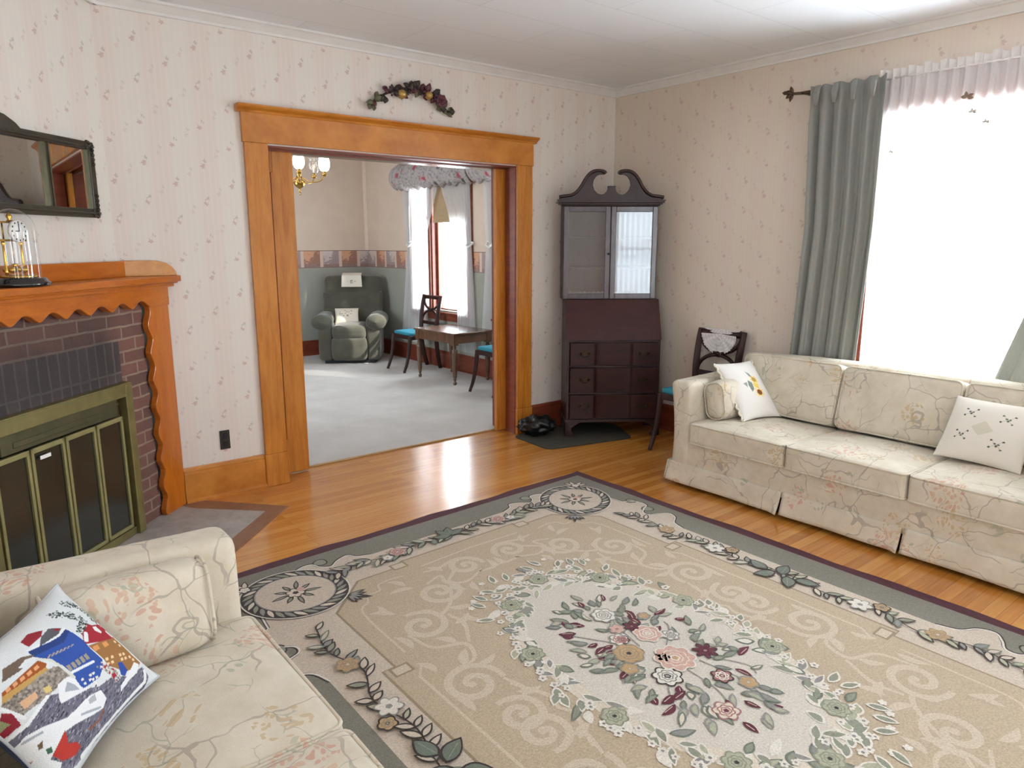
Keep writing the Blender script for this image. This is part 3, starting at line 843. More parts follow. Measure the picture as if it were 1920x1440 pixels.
# ------------------------------------------------------------------ mirror over the mantel
mr = thing('wall_mirror', 'dark green-gold framed mirror in three panels over the mantel', 'mirror', (FP[0], FP[1], 0), 45)
FRM = wood('aged_dark_frame', '26231A', '40392A', .35, (3, 8, 8))
CX = -.05; HW = .625; YB = .139
fr = MB()
top = [(CX - HW, 1.985), (CX - .17, 1.985), (CX - .145, 2.005), (CX - .09, 2.03), (CX, 2.045), (CX + .09, 2.03), (CX + .145, 2.005), (CX + .17, 1.985), (CX + HW, 1.985)]
fr.prism([(CX - HW, 1.948)] + top + [(CX + HW, 1.948)], YB - .028, YB, 'y')
fr.box(CX - HW, CX + HW, YB - .028, YB, 1.622, 1.665)
fr.box(CX - HW, CX - HW + .037, YB - .0275, YB, 1.665, 1.948); fr.box(CX + HW - .037, CX + HW, YB - .0275, YB, 1.665, 1.948)
for x in (CX - .315, CX + .315): fr.box(x - .012, x + .012, YB - .020, YB, 1.665, 1.948)
for (z, dz) in ((1.962, 1), (1.645, -1)):
    fr.tube([(CX - HW, YB - .030, z), (CX + HW, YB - .030, z)], .006, 6)
fr.build('frame', FRM, mr, bevel=.004)
for a, b in ((CX - HW + .037, CX - .327), (CX - .303, CX + .303), (CX + .327, CX + HW - .037)):
    for x in (a, b): MB().box(x - .004, x + .004, YB - .024, YB - .004, 1.665, 1.948).build('gilt_bead', M('dull_gilt', '6E6A55', .35, Metallic=.7), mr)
rng = random.Random(3)
for sx in (-1, 1):
    for z in (1.968, 1.640):
        cn = MB()
        for q in range(9):
            cn.ball((CX + sx * (HW - .012 - rng.random() * .045), YB - .030, z + rng.uniform(-.016, .016)), .008, 8)
        for q in range(5): cn.ball((CX + sx * (HW - .014), YB - .030, z + (-1 if z > 1.8 else 1) * q * .022), .0085, 8)
        cn.build('corner_ornament', FRM, mr)
MIR = NT('mirror_glass'); MIR.bsdf('D8DAD8', .02, Metallic=1.0); MIR = MIR.m
for a, b in ((CX - HW + .037, CX - .327), (CX - .303, CX + .303), (CX + .327, CX + HW - .037)):
    MB().box(a, b, YB - .010, YB - .004, 1.665, 1.948).build('mirror_pane', MIR, mr)

# ------------------------------------------------------------------ anniversary clock under its dome
ck = thing('anniversary_clock', 'brass anniversary clock under a glass dome on the mantel', 'clock', (FP[0] + S2 * (-.125) - S2 * .0, FP[1] + S2 * (-.125) + S2 * .0, 1.3225), 45)
ck.scale = (1.08, 1.08, 1.1)
BRASS = M('polished_brass', 'C49A45', .2, .05, 20, Metallic=1.0)
LACQ = M('black_lacquer', '17171A', .15, .05, 20, Coat_Weight=.5)
MB().lathe([(.0, 0), (.098, 0), (.104, .006), (.104, .014), (.096, .020), (.093, .026), (.088, .032), (.0, .034)], 40).build('base', LACQ, ck)
MB().lathe([(.076, .0335), (.076, .20)] + [(.076 * cos(radians(a)), .20 + .085 * sin(radians(a))) for a in range(10, 91, 10)], 40, cap=False).build('glass_dome', glass_mat('dome_glass', (.97, .98, .98), 1.5), ck)
st = MB()
st.lathe([(0, .034), (.062, .034), (.062, .040), (.05, .044), (0, .045)], 28)
for s in (-1, 1): st.lathe([(.005, .045), (.008, .055), (.0045, .065), (.0045, .15), (.008, .160), (.005, .168)], 12, (s * .042, .012, 0))
st.box(-.052, .052, -.006, .030, .166, .174)
st.box(-.046, .046, -.004, .028, .232, .239)
for s in (-1, 1): st.lathe([(.003, .174), (.003, .232)], 8, (s * .036, .012, 0))
st.lathe([(.0, .272), (.007, .265), (.011, .255), (.006, .247), (.012, .239)], 12, (0, .01, 0))
st.build('movement', BRASS, ck)
dT = Matrix.Translation((0, -.012, .203)) @ Matrix.Rotation(radians(90), 4, 'X')
MB().lathe([(0, .0), (.040, .0), (.040, .012), (.0, .012)], 28, T=dT).build('dial', M('white_enamel', 'F2F0EA', .25), ck)
hd = MB(); hd.box(-.0015, .0015, -.0265, -.0255, .203, .232); hd.box(-.018, .0, -.0265, -.0255, .2015, .2045)
for a in range(12): hd.box(.033 * sin(a * pi / 6) - .002, .033 * sin(a * pi / 6) + .002, -.0255, -.0245, .203 + .033 * cos(a * pi / 6) - .003, .203 + .033 * cos(a * pi / 6) + .003)
hd.build('hands', LACQ, ck)
pd = MB()
pd.tube([(0, .012, .166), (0, .012, .085)], .0012, 6)
pd.lathe([(0, .085), (.012, .081), (.004, .074), (.006, .066), (0, .064)], 14, (0, .012, 0))
for a in range(4):
    x, y = .030 * cos(a * pi / 2 + .4), .012 + .030 * sin(a * pi / 2 + .4)
    pd.tube([(0, .012, .072), (x, y, .066)], .0022, 6); pd.ball((x, y, .062), .0125, 14)
pd.build('pendulum', BRASS, ck)
# ------------------------------------------------------------------ outlet, swag, mat, bag
ol = thing('wall_outlet', 'dark brown outlet plate low on the wall left of the doorway', 'outlet', (1.233, WY, .342))
MB().box(-.029, .029, -.007, 0, -.058, .058).build('plate', M('dark_brown_plate', '2A2522', .35), ol, bevel=.003)
so = MB()
for z in (-.026, .026): so.prism([(.017 * cos(a), z + .020 * sin(a)) for a in [i * pi / 8 for i in range(16)]], -.010, -.006, 'y')
so.build('sockets', M('black_socket', '151313', .3), ol)

sw = thing('wall_swag', 'arched swag of burgundy leaves and gold fruit over the doorway', 'wall decoration', (2.565, WY, 2.40))
rng = random.Random(11)
def swag_pt(t):      # t -1..1 along the arch
    return Vector((.30 * t, -.03, .085 * (1 - t * t * 1.45) + .01 * t))
LEAFS = {'dark_leaves': ('2E2420', .5), 'burgundy_leaves': ('54242C', .4), 'olive_leaves': ('5E5A3E', .34)}
for nm, (c, wgt) in LEAFS.items():
    mb = MB()
    for q in range(int(46 * wgt)):
        t = rng.uniform(-.95, .95); p = swag_pt(t)
        if nm == 'olive_leaves': t = rng.choice((-.98, -.9, .05, .1, .9, .98, .85, -.85)); p = swag_pt(t)
        a = rng.uniform(0, 2 * pi)
        leaf3(mb, p + Vector((rng.uniform(-.02, .02), rng.uniform(-.012, .018), rng.uniform(-.018, .018))), (cos(a), rng.uniform(-.55, .1), sin(a)), (0, -1, rng.uniform(-.3, .3)), rng.uniform(.045, .075), rng.uniform(.016, .026))
    mb.build(nm, M(nm, c, .5, .25, 40), sw, solid=.0015)
stem_ = MB().tube([tuple(swag_pt(t / 8) + Vector((0, .012, 0))) for t in range(-8, 9)], .007, 7); stem_.build('stem', M('swag_stem', '3B2B20', .8), sw)
for (t, r, dz) in ((-.26, .030, -.035), (.42, .027, -.012)):
    p = swag_pt(t); mb = MB().ball((p.x, p.y - .02, p.z + dz), r, 18, sc=(1.1, 1, .95)); mb.tube([(p.x, p.y - .02, p.z + dz - r * .93), (p.x, p.y - .022, p.z + dz - r * 1.15)], .003, 6)
    mb.build('gold_fruit', M('gold_fruit', 'A98A4A', .3, .2, 30, Metallic=.5), sw)
for c, n in ((-.05, 7), (.22, 6), (.62, 8), (-.5, 6)):
    p = swag_pt(c); bb = MB()
    for q in range(n): bb.ball((p.x + rng.uniform(-.03, .03), p.y - .03 + rng.uniform(-.01, .01), p.z + rng.uniform(-.03, .02)), rng.uniform(.006, .010), 9)
    bb.build('berry_cluster', M('plum_berries', '4A2A3C', .3, .2, 40), sw)
p = swag_pt(.72); rs = MB()
for ring, (n, r, tilt) in enumerate(((6, .040, .9), (5, .028, .5), (3, .016, .2))):
    for q in range(n):
        a = 2 * pi * q / n + ring
        leaf3(rs, (p.x, p.y - .015 - ring * .006, p.z), (cos(a) * tilt, -.5, sin(a) * tilt), (0, -1, 0), r * 1.3, r * .7)
rs.build('rose', M('faded_burgundy_rose', '5A2A33', .6, .2, 30), sw, solid=.0015)

mt = MB()
def rpoly(pts, r=.05, n=5):
    out = []
    for i, p in enumerate(pts):
        a = Vector(pts[i - 1]); b = Vector(p); c = Vector(pts[(i + 1) % len(pts)])
        u = (a - b).normalized() * r; w = (c - b).normalized() * r
        for k in range(n + 1):
            t = k / n; out.append(tuple(b + u * (1 - t) ** 2 + w * t * t))
    return out
mt.prism(rpoly([(3.395, 4.245), (3.365, 3.79), (4.10, 3.62), (4.30, 4.0), (4.2, 4.245)], .07), 0, .009, 'z')
tag(mt.build('floor_mat', M('dark_olive_mat', '3C3A30', .9, .15, 40, bump=.4), bevel=.003), 'dark green mat on the floor under the secretary desk', 'mat')

bg = MB()
def bagpt(u, v):
    a = 2 * pi * u; e = pi * v
    d = Vector((sin(e) * cos(a), sin(e) * sin(a), cos(e)))
    q = noise.noise(d * 2.2) * .30 + noise.noise(d * 5.0 + Vector((3, 1, 2))) * .16 + abs(noise.noise(d * 9.0)) * .10
    r = 1 + q
    z = max(0.0, .085 + d.z * .075 * r)
    return (d.x * .135 * r, d.y * .09 * r, z)
bg.grid(bagpt, 48, 26, closed_u=True)
o = bg.build('plastic_bag', M('black_plastic', '0E1012', .3, .1, 30, Specular_IOR_Level=.4)); o.location = (3.545, 4.125, .0092); o.rotation_euler = (0, 0, radians(-36))
tag(o, 'crumpled black plastic bag on the mat between doorway and secretary desk', 'bag')
# ------------------------------------------------------------------ secretary desk (front at -Y, back to the corner)
sec = thing('secretary_desk', 'tall dark mahogany secretary desk with glazed doors in the corner', 'secretary desk', (3.71, 3.97, 0), -36)
SX0, SX1, DY = 0.0, .726, .355
case = MB()
case.box(SX0, SX0 + .022, .012, DY, .128, .775); case.box(SX1 - .022, SX1, .012, DY, .128, .775)
case.prism([(.012, .775), (DY, .775), (DY, 1.066), (.150, 1.066), (.140, 1.058)], SX0, SX0 + .022, 'x'); case.prism([(.012, .775), (DY, .775), (DY, 1.066), (.150, 1.066), (.140, 1.058)], SX1 - .022, SX1, 'x')
case.box(SX0, SX1, DY - .015, DY, .128, 1.066); case.box(SX0, SX1, .145, DY, 1.052, 1.068); case.box(SX0, SX1, .012, DY, .757, .772)
case.box(SX0 + .02, SX1 - .02, .02, DY, .135, .15)
for z in (.342, .554): case.box(SX0 + .02, SX1 - .02, .004, .03, z, z + .014)
case.box(SX0 + .02, SX1 - .02, .004, .03, .748, .758)
case.prism([(SX0 - .012, -.008), (SX1 + .012, -.008), (SX1 + .012, DY), (SX0 - .012, DY)], .120, .142, 'z')
case.build('lower_case', MAHOG_C, sec, bevel=.003)
MB().prism([(-.004, .768), (.012, .768), (.158, 1.058), (.150, 1.068), (.142, 1.066)], SX0 - .004, SX1 + .004, 'x').build('fall_front', wood('fall_front_mahogany', '361A18', '472320', .45, (2, 9, 2), .3), sec, bevel=.003)
def drawer(z0, z1):
    d = thing('drawer', '', ''); del d['label']; del d['category']; d.parent = sec
    pts = [(.026, -.012), (.19, -.016), (.215, -.010), (.245, .004), (.36, .008), (.475, .004), (.505, -.010), (.53, -.016), (.70, -.012)]
    front = spline(pts, 5)
    mb = MB().prism(front + [(.70, .02), (.026, .02)], z0, z1, 'z', smooth=False)
    mb.build('front', MAHOG, d, bevel=.002)
    ed = MB()
    for z in (z0 + .004, z1 - .004): ed.tube([(x, y - .002, z) for x, y in front], .0025, 5)
    ed.build('cockbead', MAHOG_C, d)
    zc = (z0 + z1) / 2
    for x in (.135, .592):
        h = MB()
        for s in (-1, 1): h.lathe([(0, 0), (.012, 0), (.010, .004), (.004, .006), (.003, .016), (0, .017)], 12, T=Matrix.Translation((x + s * .032, -.014, zc + .006)) @ Matrix.Rotation(radians(90), 4, 'X'))
        h.tube([(x + .032 * cos(a), -.030, zc + .006 - .022 * sin(a)) for a in [pi * i / 10 for i in range(11)]], .0028, 7)
        h.prism([(x + .05 * cos(a) * (1 + .15 * cos(4 * a)), zc + .003 + .022 * sin(a) * (1 + .2 * cos(4 * a))) for a in [2 * pi * i / 24 for i in range(24)]], -.017, -.013, 'y')
        h.build('bail_pull', M('old_bronze', '3A2C22', .4, .1, 30, Metallic=.8), d)
for z0, z1 in ((.150, .340), (.358, .552), (.570, .746)): drawer(z0, z1)
def ogee_foot(x, y, sx, name='bracket_foot'):
    pr = [(0, 0.0095), (.035, 0.0095), (.048, .012), (.044, .03), (.034, .05), (.036, .075), (.058, .1), (.082, .122), (0, .122)]
    mb = MB()
    mb.prism([(x + sx * p * 1.5, z) for p, z in pr], y, y + .03, 'y')
    mb.prism([(y + p * 1.4, z) for p, z in pr], *sorted((x, x + sx * .022)), 'x')
    mb.build(name, MAHOG_C, sec, bevel=.004)
ogee_foot(SX0 - .010, -.006, 1); ogee_foot(SX1 + .010, -.006, -1)
for x_ in (SX0, SX1 - .05): MB().box(x_, x_ + .05, DY - .05, DY - .005, 0.0095, .122).build('rear_foot', MAHOG_C, sec)
# glazed upper case
UX0, UX1, UY = -.022, .704, .155; UC = (UX0 + UX1) / 2
up = MB()
up.box(UX0, UX0 + .02, UY + .018, DY - .005, 1.067, 1.775); up.box(UX1 - .02, UX1, UY + .018, DY - .005, 1.067, 1.775)
up.box(UX0, UX1, DY - .018, DY - .005, 1.067, 1.775); up.box(UX0, UX1, UY + .018, DY - .005, 1.067, 1.083); up.box(UX0, UX1, UY + .018, DY - .005, 1.760, 1.776)
up.build('bookcase', MAHOG_C, sec, bevel=.003)
sh_ = MB()
for z in (1.300, 1.530): sh_.box(UX0 + .02, UX1 - .02, UY + .03, DY - .02, z, z + .016)
sh_.build('shelf', MAHOG_C, sec, bevel=.002)
DGL = glass_mat('cabinet_glass', (.93, .95, .97), 1.75)
for (a, b, knob) in ((UX0 + .002, UC - .0015, 1), (UC + .0015, UX1 - .002, -1)):
    d = thing('door', '', ''); del d['label']; del d['category']; d.parent = sec; d.name = 'glazed_door'
    f = MB(); e = .040
    f.box(a, a + e, UY - .004, UY + .017, 1.070, 1.772); f.box(b - e, b, UY - .004, UY + .017, 1.070, 1.772)
    f.box(a + e, b - e, UY - .004, UY + .017, 1.070, 1.112); f.box(a + e, b - e, UY - .004, UY + .017, 1.730, 1.772)
    f.build('door_frame', wood('door_frame_sheen_mahogany', '40343A', '54464C', .25, (9, 9, 2), coat=.5), d, bevel=.004)  # bluish grey puts the window reflections on the frames into their colour
    MB().box(a + e - .006, b - e + .006, UY + .004, UY + .008, 1.106, 1.736).build('pane', DGL, d)
    lc = MB()       # lace strip along the foot of each pane
    def lace(u, v, a=a, b=b): return (a + e + u * (b - a - 2 * e), UY + .013 + .003 * sin(u * 60), 1.106 + v * (.016 + .006 * abs(sin(u * 24))))
    lc.grid(lace, 60, 4); lc.build('lace_edging', sheer_mat('grey_lace', 'CFCBC8', .3), d)
    if knob > 0:
        MB().lathe([(0, 0), (.007, .0), (.004, .006), (.009, .014), (.007, .019), (0, .020)], 12, T=Matrix.Translation((b - .012, UY - .004, 1.415)) @ Matrix.Rotation(radians(90), 4, 'X')).build('knob', M('black_knob', '1B1614', .3), d)
# cornice and swan-neck pediment
co = MB()
PX0, PX1 = UX0 - .052, UX1 + .044
for (e, z0, z1) in ((.012, 1.776, 1.786), (.030, 1.786, 1.797), (.046, 1.797, 1.812)):
    co.prism([(UX0 - e, UY - .006 - e * .6), (UX1 + e * .85, UY - .006 - e * .6), (UX1 + e * .85, DY - .04), (UX0 - e, DY - .07)], z0, z1, 'z')
co.build('cornice', MAHOG_C, sec, bevel=.003)
half = [(-.398, 1.812), (-.398, 1.835), (-.385, 1.848), (-.35, 1.846), (-.31, 1.852), (-.27, 1.874), (-.235, 1.916), (-.205, 1.968), (-.175, 2.006), (-.14, 2.028), (-.10, 2.034), (-.062, 2.026),
        (-.045, 2.012), (-.060, 2.004), (-.090, 2.006), (-.118, 1.992), (-.138, 1.964), (-.144, 1.930), (-.134, 1.896), (-.110, 1.868), (-.080, 1.858), (-.055, 1.864), (-.038, 1.880), (-.030, 1.900), (-.030, 1.922)]
poly = [(UC + x, z) for x, z in half] + [(UC - x, z) for x, z in reversed(half)]
pe = MB(); pe.prism(poly, UY + .004, UY + .026, 'y')
pe.build('pediment', MAHOG_C, sec, bevel=.003)
pm = MB()
for s in (-1, 1):
    ln = [(UC + s * x, UY - .002, z) for x, z in spline([(-.40, 1.840), (-.355, 1.847), (-.31, 1.853), (-.27, 1.875), (-.235, 1.917), (-.205, 1.968), (-.175, 2.006), (-.14, 2.028), (-.10, 2.033), (-.062, 2.026), (-.048, 2.012)], 4)]
    pm.tube(ln, .012, 8)
pm.box(PX0, PX1, UY - .036, UY + .004, 1.810, 1.820)
pm.build('scroll_moulding', MAHOG_C, sec)

# ------------------------------------------------------------------ side chairs with crossed-arc backs
TEAL = M('teal_seat_cloth', '2A8397', .8, .08, 60, bump=.2)
def make_chair(label, loc, rot):
    c = thing('side_chair', label, 'chair', loc, rot, 'mahogany side chairs with teal seats')
    fr = MB()
    fr.prism([(-.205, -.20), (.205, -.20), (.180, .20), (-.180, .20)], .375, .425, 'z')
    fr.build('seat_rail', CHAIRWOOD, c, bevel=.006)
    st = MB().cushion(.185, .188, .020, .016, .012, (0, -.004, .440)); st.build('seat', TEAL, c)
    for s in (-1, 1):
        p = spline([(s * .190, -.185, .42), (s * .190, -.200, .33), (s * .191, -.215, .22), (s * .193, -.245, .10), (s * .196, -.285, .0)], 5)
        mb = MB()
        n = len(p)
        for i in range(n - 1):
            pass
        mb.tube(p, [.031 - .012 * i / (n - 1) for i in range(n)], 4); mb.build('leg', CHAIRWOOD, c, bevel=.003)
        p = spline([(s * .150, .245, .0), (s * .158, .215, .12), (s * .166, .190, .28), (s * .172, .185, .43), (s * .178, .195, .60), (s * .184, .222, .75), (s * .186, .250, .868)], 5)
        n = len(p)
        mb = MB(); mb.tube(p, [.027 + .005 * sin(pi * i / (n - 1)) for i in range(n)], 4); mb.build('back_leg', CHAIRWOOD, c, bevel=.003)
    def yb(z): return .185 + .065 * max(0, (z - .43) / .43) ** 1.4
    tr = MB()
    tr.tube([(x, yb(.845) + .012 * (1 - (x / .18) ** 2), .842) for x in [-.18 + .36 * i / 12 for i in range(13)]], .021, 8, squash=1.2)
    tr.build('top_rail', CHAIRWOOD, c)
    ar = MB()
    U = [(.172 * cos(a), yb(.82 - .12 * sin(a)) + .004, .825 - .125 * sin(a)) for a in [pi * i / 18 for i in range(19)]]
    D = [(.170 * cos(a), yb(.56 + .12 * sin(a)) + .004, .560 + .125 * sin(a)) for a in [pi * i / 18 for i in range(19)]]
    ar.tube(U, .0145, 7); ar.tube(D, .0145, 7)
    ar.build('crossed_arcs', CHAIRWOOD, c)
    MB().box(-.172, .172, .185, .207, .520, .560).build('lower_rail', CHAIRWOOD, c, bevel=.004)
    MB().lathe([(0, -.018), (.022, -.016), (.026, 0), (.022, .016), (0, .018)], 16, T=Matrix.Translation((0, yb(.69) + .004, .692)) @ Matrix.Rotation(radians(90), 4, 'X')).build('rosette', CHAIRWOOD, c)
    return c
chair = make_chair('dark side chair with a lace doily, between the secretary desk and the sofa', (4.235, 3.13, 0), -90)
copy_thing(chair, (4.40, 7.36, .012), -90, 'side chair with teal seat between the recliner and the small table')
copy_thing(chair, (4.385, 5.63, .012), -90, 'side chair with teal seat cut off by the right doorway board')

# lace doily over the chair's top rail
dl = MB()
def doily(u, v):
    a = -pi / 2 + (u - .5) * pi * .98
    r = v * .150 * (1 + .02 * sin(u * 130) * (v > .93))
    x = r * cos(a); z = r * sin(a)
    y = -.030 - .004 * sin(u * 40) * v - .022 * min(1, v * 2)
    return (x, y, z)
dl.grid(doily, 90, 14)
def over(u, v):
    x = -.148 + .296 * u
    w = v * pi
    return (x, -.030 * cos(w) + .004, .031 * sin(w) - .02 * max(0, v - .6))
dl.grid(over, 40, 10)
dob = thing('lace_doily', 'white lace doily hung over the dark side chair back', 'doily', (4.235 + .262, 3.13, .842), -90)
k = NT('white_lace'); o_ = k.obj(); x_, y_, z_ = k.sep(o_)
r_ = k.math('SQRT', k.math('ADD', k.math('MULTIPLY', x_, x_), k.math('MULTIPLY', z_, z_)))
rings = k.math('SINE', k.math('MULTIPLY', r_, 260.0))
c_ = k.mix(k.step(rings, -.2, .5), 'D3CCC8', 'DED8D4')
b_ = k.bsdf(c_, .9)
tr_ = k.n('BsdfTransparent')
hole = k.math('MULTIPLY', k.step(k.n('TexVoronoi', Vector=o_, Scale=130.0).outputs['Distance'], .34, .22), .16)
mx_ = k.n('MixShader', _0=hole, _1=b_.outputs[0], _2=tr_.outputs[0]); k.t.links.new(mx_.outputs[0], k.out.inputs[0])
LACE = k.m
dl.build('lace', LACE, dob)
MB().tube([(.026 * cos(a), -.054, -.055 + .026 * sin(a)) for a in [2 * pi * i / 24 for i in range(24)]], .007, 7, closed=True, squash=.5).build('crochet_ring', M('crochet_cotton', 'DAD5D0', .9), dob)

# ------------------------------------------------------------------ sofas
def make_sofa(label, loc, rot, n, by):
    s = thing('sofa', label, 'sofa', loc, rot)
    w = .64; W = n * w; HX = W / 2; A = .155
    D = by + .255; aL = (D - .03) / 2
    # upholstered front rail and back
    MB().cushion(HX + .02, D / 2 - .01, .090, .012, 0, (0, D / 2, .200)).build('front_rail', FLORAL, s)
    bk = MB().cushion(HX + A * .9, .075, .33, .05, .0, (0, 0, 0), wob=.004)
    bk.v = [(x, y + by + .17 + .05 * max(0, (z + .1)) , z + .445 + (.02 * (1 - (x / HX) ** 2) if z > .2 else 0)) for x, y, z in bk.v]
    bk.build('back_frame', FLORAL, s)
    # arms: slim panels that rise towards the back, rolled a little outward at the top
    for sg in (-1, 1):
        a = MB().cushion(A / 2, aL, .318, .042, 0, (0, 0, 0), m=10, wob=.003, seed=sg)
        vs = []
        for x, y, z in a.v:
            t = (z + .318) / .636
            zz = .03 + z + .318 + t * (.018 * max(0, (y + aL) / (2 * aL)) ** 1.3)
            xx = x * (1 - .10 * sin(pi * t)) + sg * .018 * t ** 3 - sg * .012 * sin(pi * t)
            vs.append((sg * (HX + A / 2) + xx, y + aL + .003, zz - .004))
        a.v = vs
        a.build('arm', FLORAL, s)
    # skirt with inverted pleats at the cushion seams
    sk = MB()
    segs = [-HX - A] + [-HX + w * i for i in range(1, n)] + [HX + A]
    for i in range(n):
        x0, x1 = segs[i], segs[i + 1]
        def panel(u, v, x0=x0, x1=x1, i=i):
            x = x0 + .004 + (x1 - x0 - .010) * u
            flare = .006 + .014 * (1 - v) + .008 * (1 - v) * sin(u * 9 + i) * .6
            edge = .024 * (1 - v) * (max(0, 1 - (1 - u) * 14) if i < n - 1 else 0)
            return (x + .016 * edge, -(flare + edge) * (1 - v) + .010 * v ** 3 - .003, .026 + .122 * v)
        sk.grid(panel, 40, 8)
    for sg in (-1, 1):
        def side(u, v, sg=sg): return (sg * (HX + A - .002 + .012 * (1 - v)), -.018 * (1 - v) - .002 + (D - .02) * u, .026 + .122 * v)
        sk.grid(side, 12, 6)
    sk.build('skirt', FLORAL, s, solid=.006)
    MB().box(-HX - A + .02, HX + A - .02, .06, D - .04, .0, .145).build('plinth', M('dark_underside', '1A1815', .9), s)
    PIPE = FLORAL
    for i in range(n):
        cx = -HX + w * (i + .5)
        c = MB().cushion(w / 2 - .004, .29, .068, .024, .022, (cx, .277, .352), wob=.004, seed=i * 3.0)
        co_ = c.build('seat_cushion', FLORAL, s)
        for zz in (.412, .292):
            hx, hy, r = w / 2 - .006, .288, .028
            loop = []
            for (sx, sy, a0) in ((1, 1, 0), (-1, 1, 90), (-1, -1, 180), (1, -1, 270)):
                loop += [(cx + sx * (hx - r) + r * cos(radians(a0 + 90 * q / 4)), .277 + sy * (hy - r) + r * sin(radians(a0 + 90 * q / 4)), zz) for q in range(5)]
            MB().tube(loop, .0055, 6, closed=True).build('piping', PIPE, co_)
        # loose back cushion, leaning
        b = MB().cushion(w / 2 - .002, .075, .185, .035, 0, (0, 0, 0), wob=.005, seed=i * 5 + 2.0, side=.0)
        vs = []
        for x, y, z in b.v:
            fx = 1 - (x / (w / 2)) ** 2; fz = 1 - (z / .185) ** 2
            y2 = y * (1 + .38 * fx * fz)
            vs.append((x, y2, z))
        b.v = vs
        Tb = Matrix.Translation((cx, by, .604)) @ Matrix.Rotation(radians(-14), 4, 'X')
        b.v = [tuple(Tb @ Vector(p)) for p in b.v]
        bo_ = b.build('back_cushion', FLORAL, s)
        for yy in (-.068, .068):
            hx, hz, r = w / 2 - .010, .178, .035
            loop = []
            for (sx, sz, a0) in ((1, 1, 0), (-1, 1, 90), (-1, -1, 180), (1, -1, 270)):
                loop += [tuple(Tb @ Vector((sx * (hx - r) + r * cos(radians(a0 + 90 * q / 4)), yy, sz * (hz - r) + r * sin(radians(a0 + 90 * q / 4))))) for q in range(5)]
            MB().tube(loop, .005, 6, closed=True).build('piping', PIPE, bo_)
    for sg in (-1, 1):
        bl_ = MB().cushion(.074, .20, .118, .058, .0, (0, 0, 0), wob=.004, seed=sg * 9.0)
        Tl = Matrix.Translation((sg * (HX - .080), .315, .548)) @ Matrix.Rotation(radians(sg * 10), 4, 'Y')
        bl_.v = [tuple(Tl @ Vector((x * (1 + .12 * (1 - (y / .2) ** 2)), y, z * (1 + .05 * (1 - (y / .2) ** 2))))) for x, y, z in bl_.v]
        ob = bl_.build('bolster', FLORAL, s)
        for yy in (-.185, .185):
            loop = [tuple(Tl @ Vector((.068 * cos(a) * (1 + .12 * cos(2 * a) ** 2 * 0), yy, .112 * sin(a)))) for a in [2 * pi * q / 28 for q in range(28)]]
            loop = []
            hx, hz, r = .068, .112, .055
            for (sx, sz, a0) in ((1, 1, 0), (-1, 1, 90), (-1, -1, 180), (1, -1, 270)):
                loop += [tuple(Tl @ Vector((sx * (hx - r) + r * cos(radians(a0 + 90 * q / 5)), yy, sz * (hz - r) + r * sin(radians(a0 + 90 * q / 5))))) for q in range(6)]
            MB().tube(loop, .0045, 6, closed=True).build('piping', PIPE, ob)
    return s
make_sofa('long cream floral sofa under the bright window', (3.502, 1.68, 0), -90, 3, .605)
make_sofa('cream floral sofa nearest the viewer, in front of the fireplace', (.597, 1.372, 0), 90, 2, .735)

# ------------------------------------------------------------------ small table in the far room
tb = thing('side_table', 'small wooden table with turned legs by the far window', 'table', (4.388, 6.545, .012), 3)
MB().box(-.268, .268, -.375, .375, .535, .556).build('table_top', TABLEWOOD, tb, bevel=.006)
ap = MB(); ap.box(-.25, .25, -.352, -.334, .440, .535); ap.box(-.25, .25, .334, .352, .440, .535); ap.box(-.25, -.232, -.35, .35, .440, .535); ap.box(.232, .25, -.35, .35, .440, .535)
ap.build('apron', TABLEWOOD, tb, bevel=.002)
for sx in (-1, 1):
    for sy in (-1, 1):
        l = MB(); x, y = sx * .226, sy * .326
        l.box(x - .031, x + .031, y - .031, y + .031, .425, .537)
        l.lathe([(.010, 0), (.018, .008), (.020, .022), (.012, .034), (.010, .042), (.018, .052), (.013, .062), (.022, .09), (.034, .34), (.035, .375), (.016, .385), (.026, .396), (.016, .408), (.022, .418), (.022, .428)], 14, (x, y, 0))
        l.build('leg', TABLEWOOD, tb)

# ------------------------------------------------------------------ recliner
REC = M('sage_green_plush', '4E4C40', .9, .18, 7, bump=.25, Sheen_Weight=.35)
rc = thing('recliner', 'sage green plush recliner in the far room corner', 'armchair', (3.913, 8.154, .012), -32.4)
MB().box(-.31, .31, .06, .78, .0, .06).build('base', M('black_base', '141414', .7), rc)
for s in (-1, 1):
    a = MB().cushion(.088, .36, .235, .045, 0, (s * .292, .40, .265), wob=.006, seed=s * 2.0)
    a.build('arm', REC, rc)
    p = MB()
    def roll(u, v, s=s):
        t = u * 2 * pi
        y = -.015 + .70 * v
        rr = .108 * (1 + .06 * sin(v * 11)) * (min(1, sqrt(max(0, 1 - (max(0, .10 - v) / .10) ** 2))) if v < .1 else (sqrt(max(0, 1 - ((v - .9) / .1) ** 2)) if v > .9 else 1))
        return (s * .335 + 1.12 * rr * cos(t), y, .515 + rr * .88 * sin(t))
    p.grid(roll, 26, 24, closed_u=True); p.build('arm_pad', REC, rc)
MB().cushion(.205, .045, .145, .035, 0, (0, .035, .185), wob=.005, side=.015).build('footrest', REC, rc)
MB().cushion(.208, .30, .085, .06, .03, (0, .285, .385), wob=.005).build('seat', REC, rc)
bkk = MB()
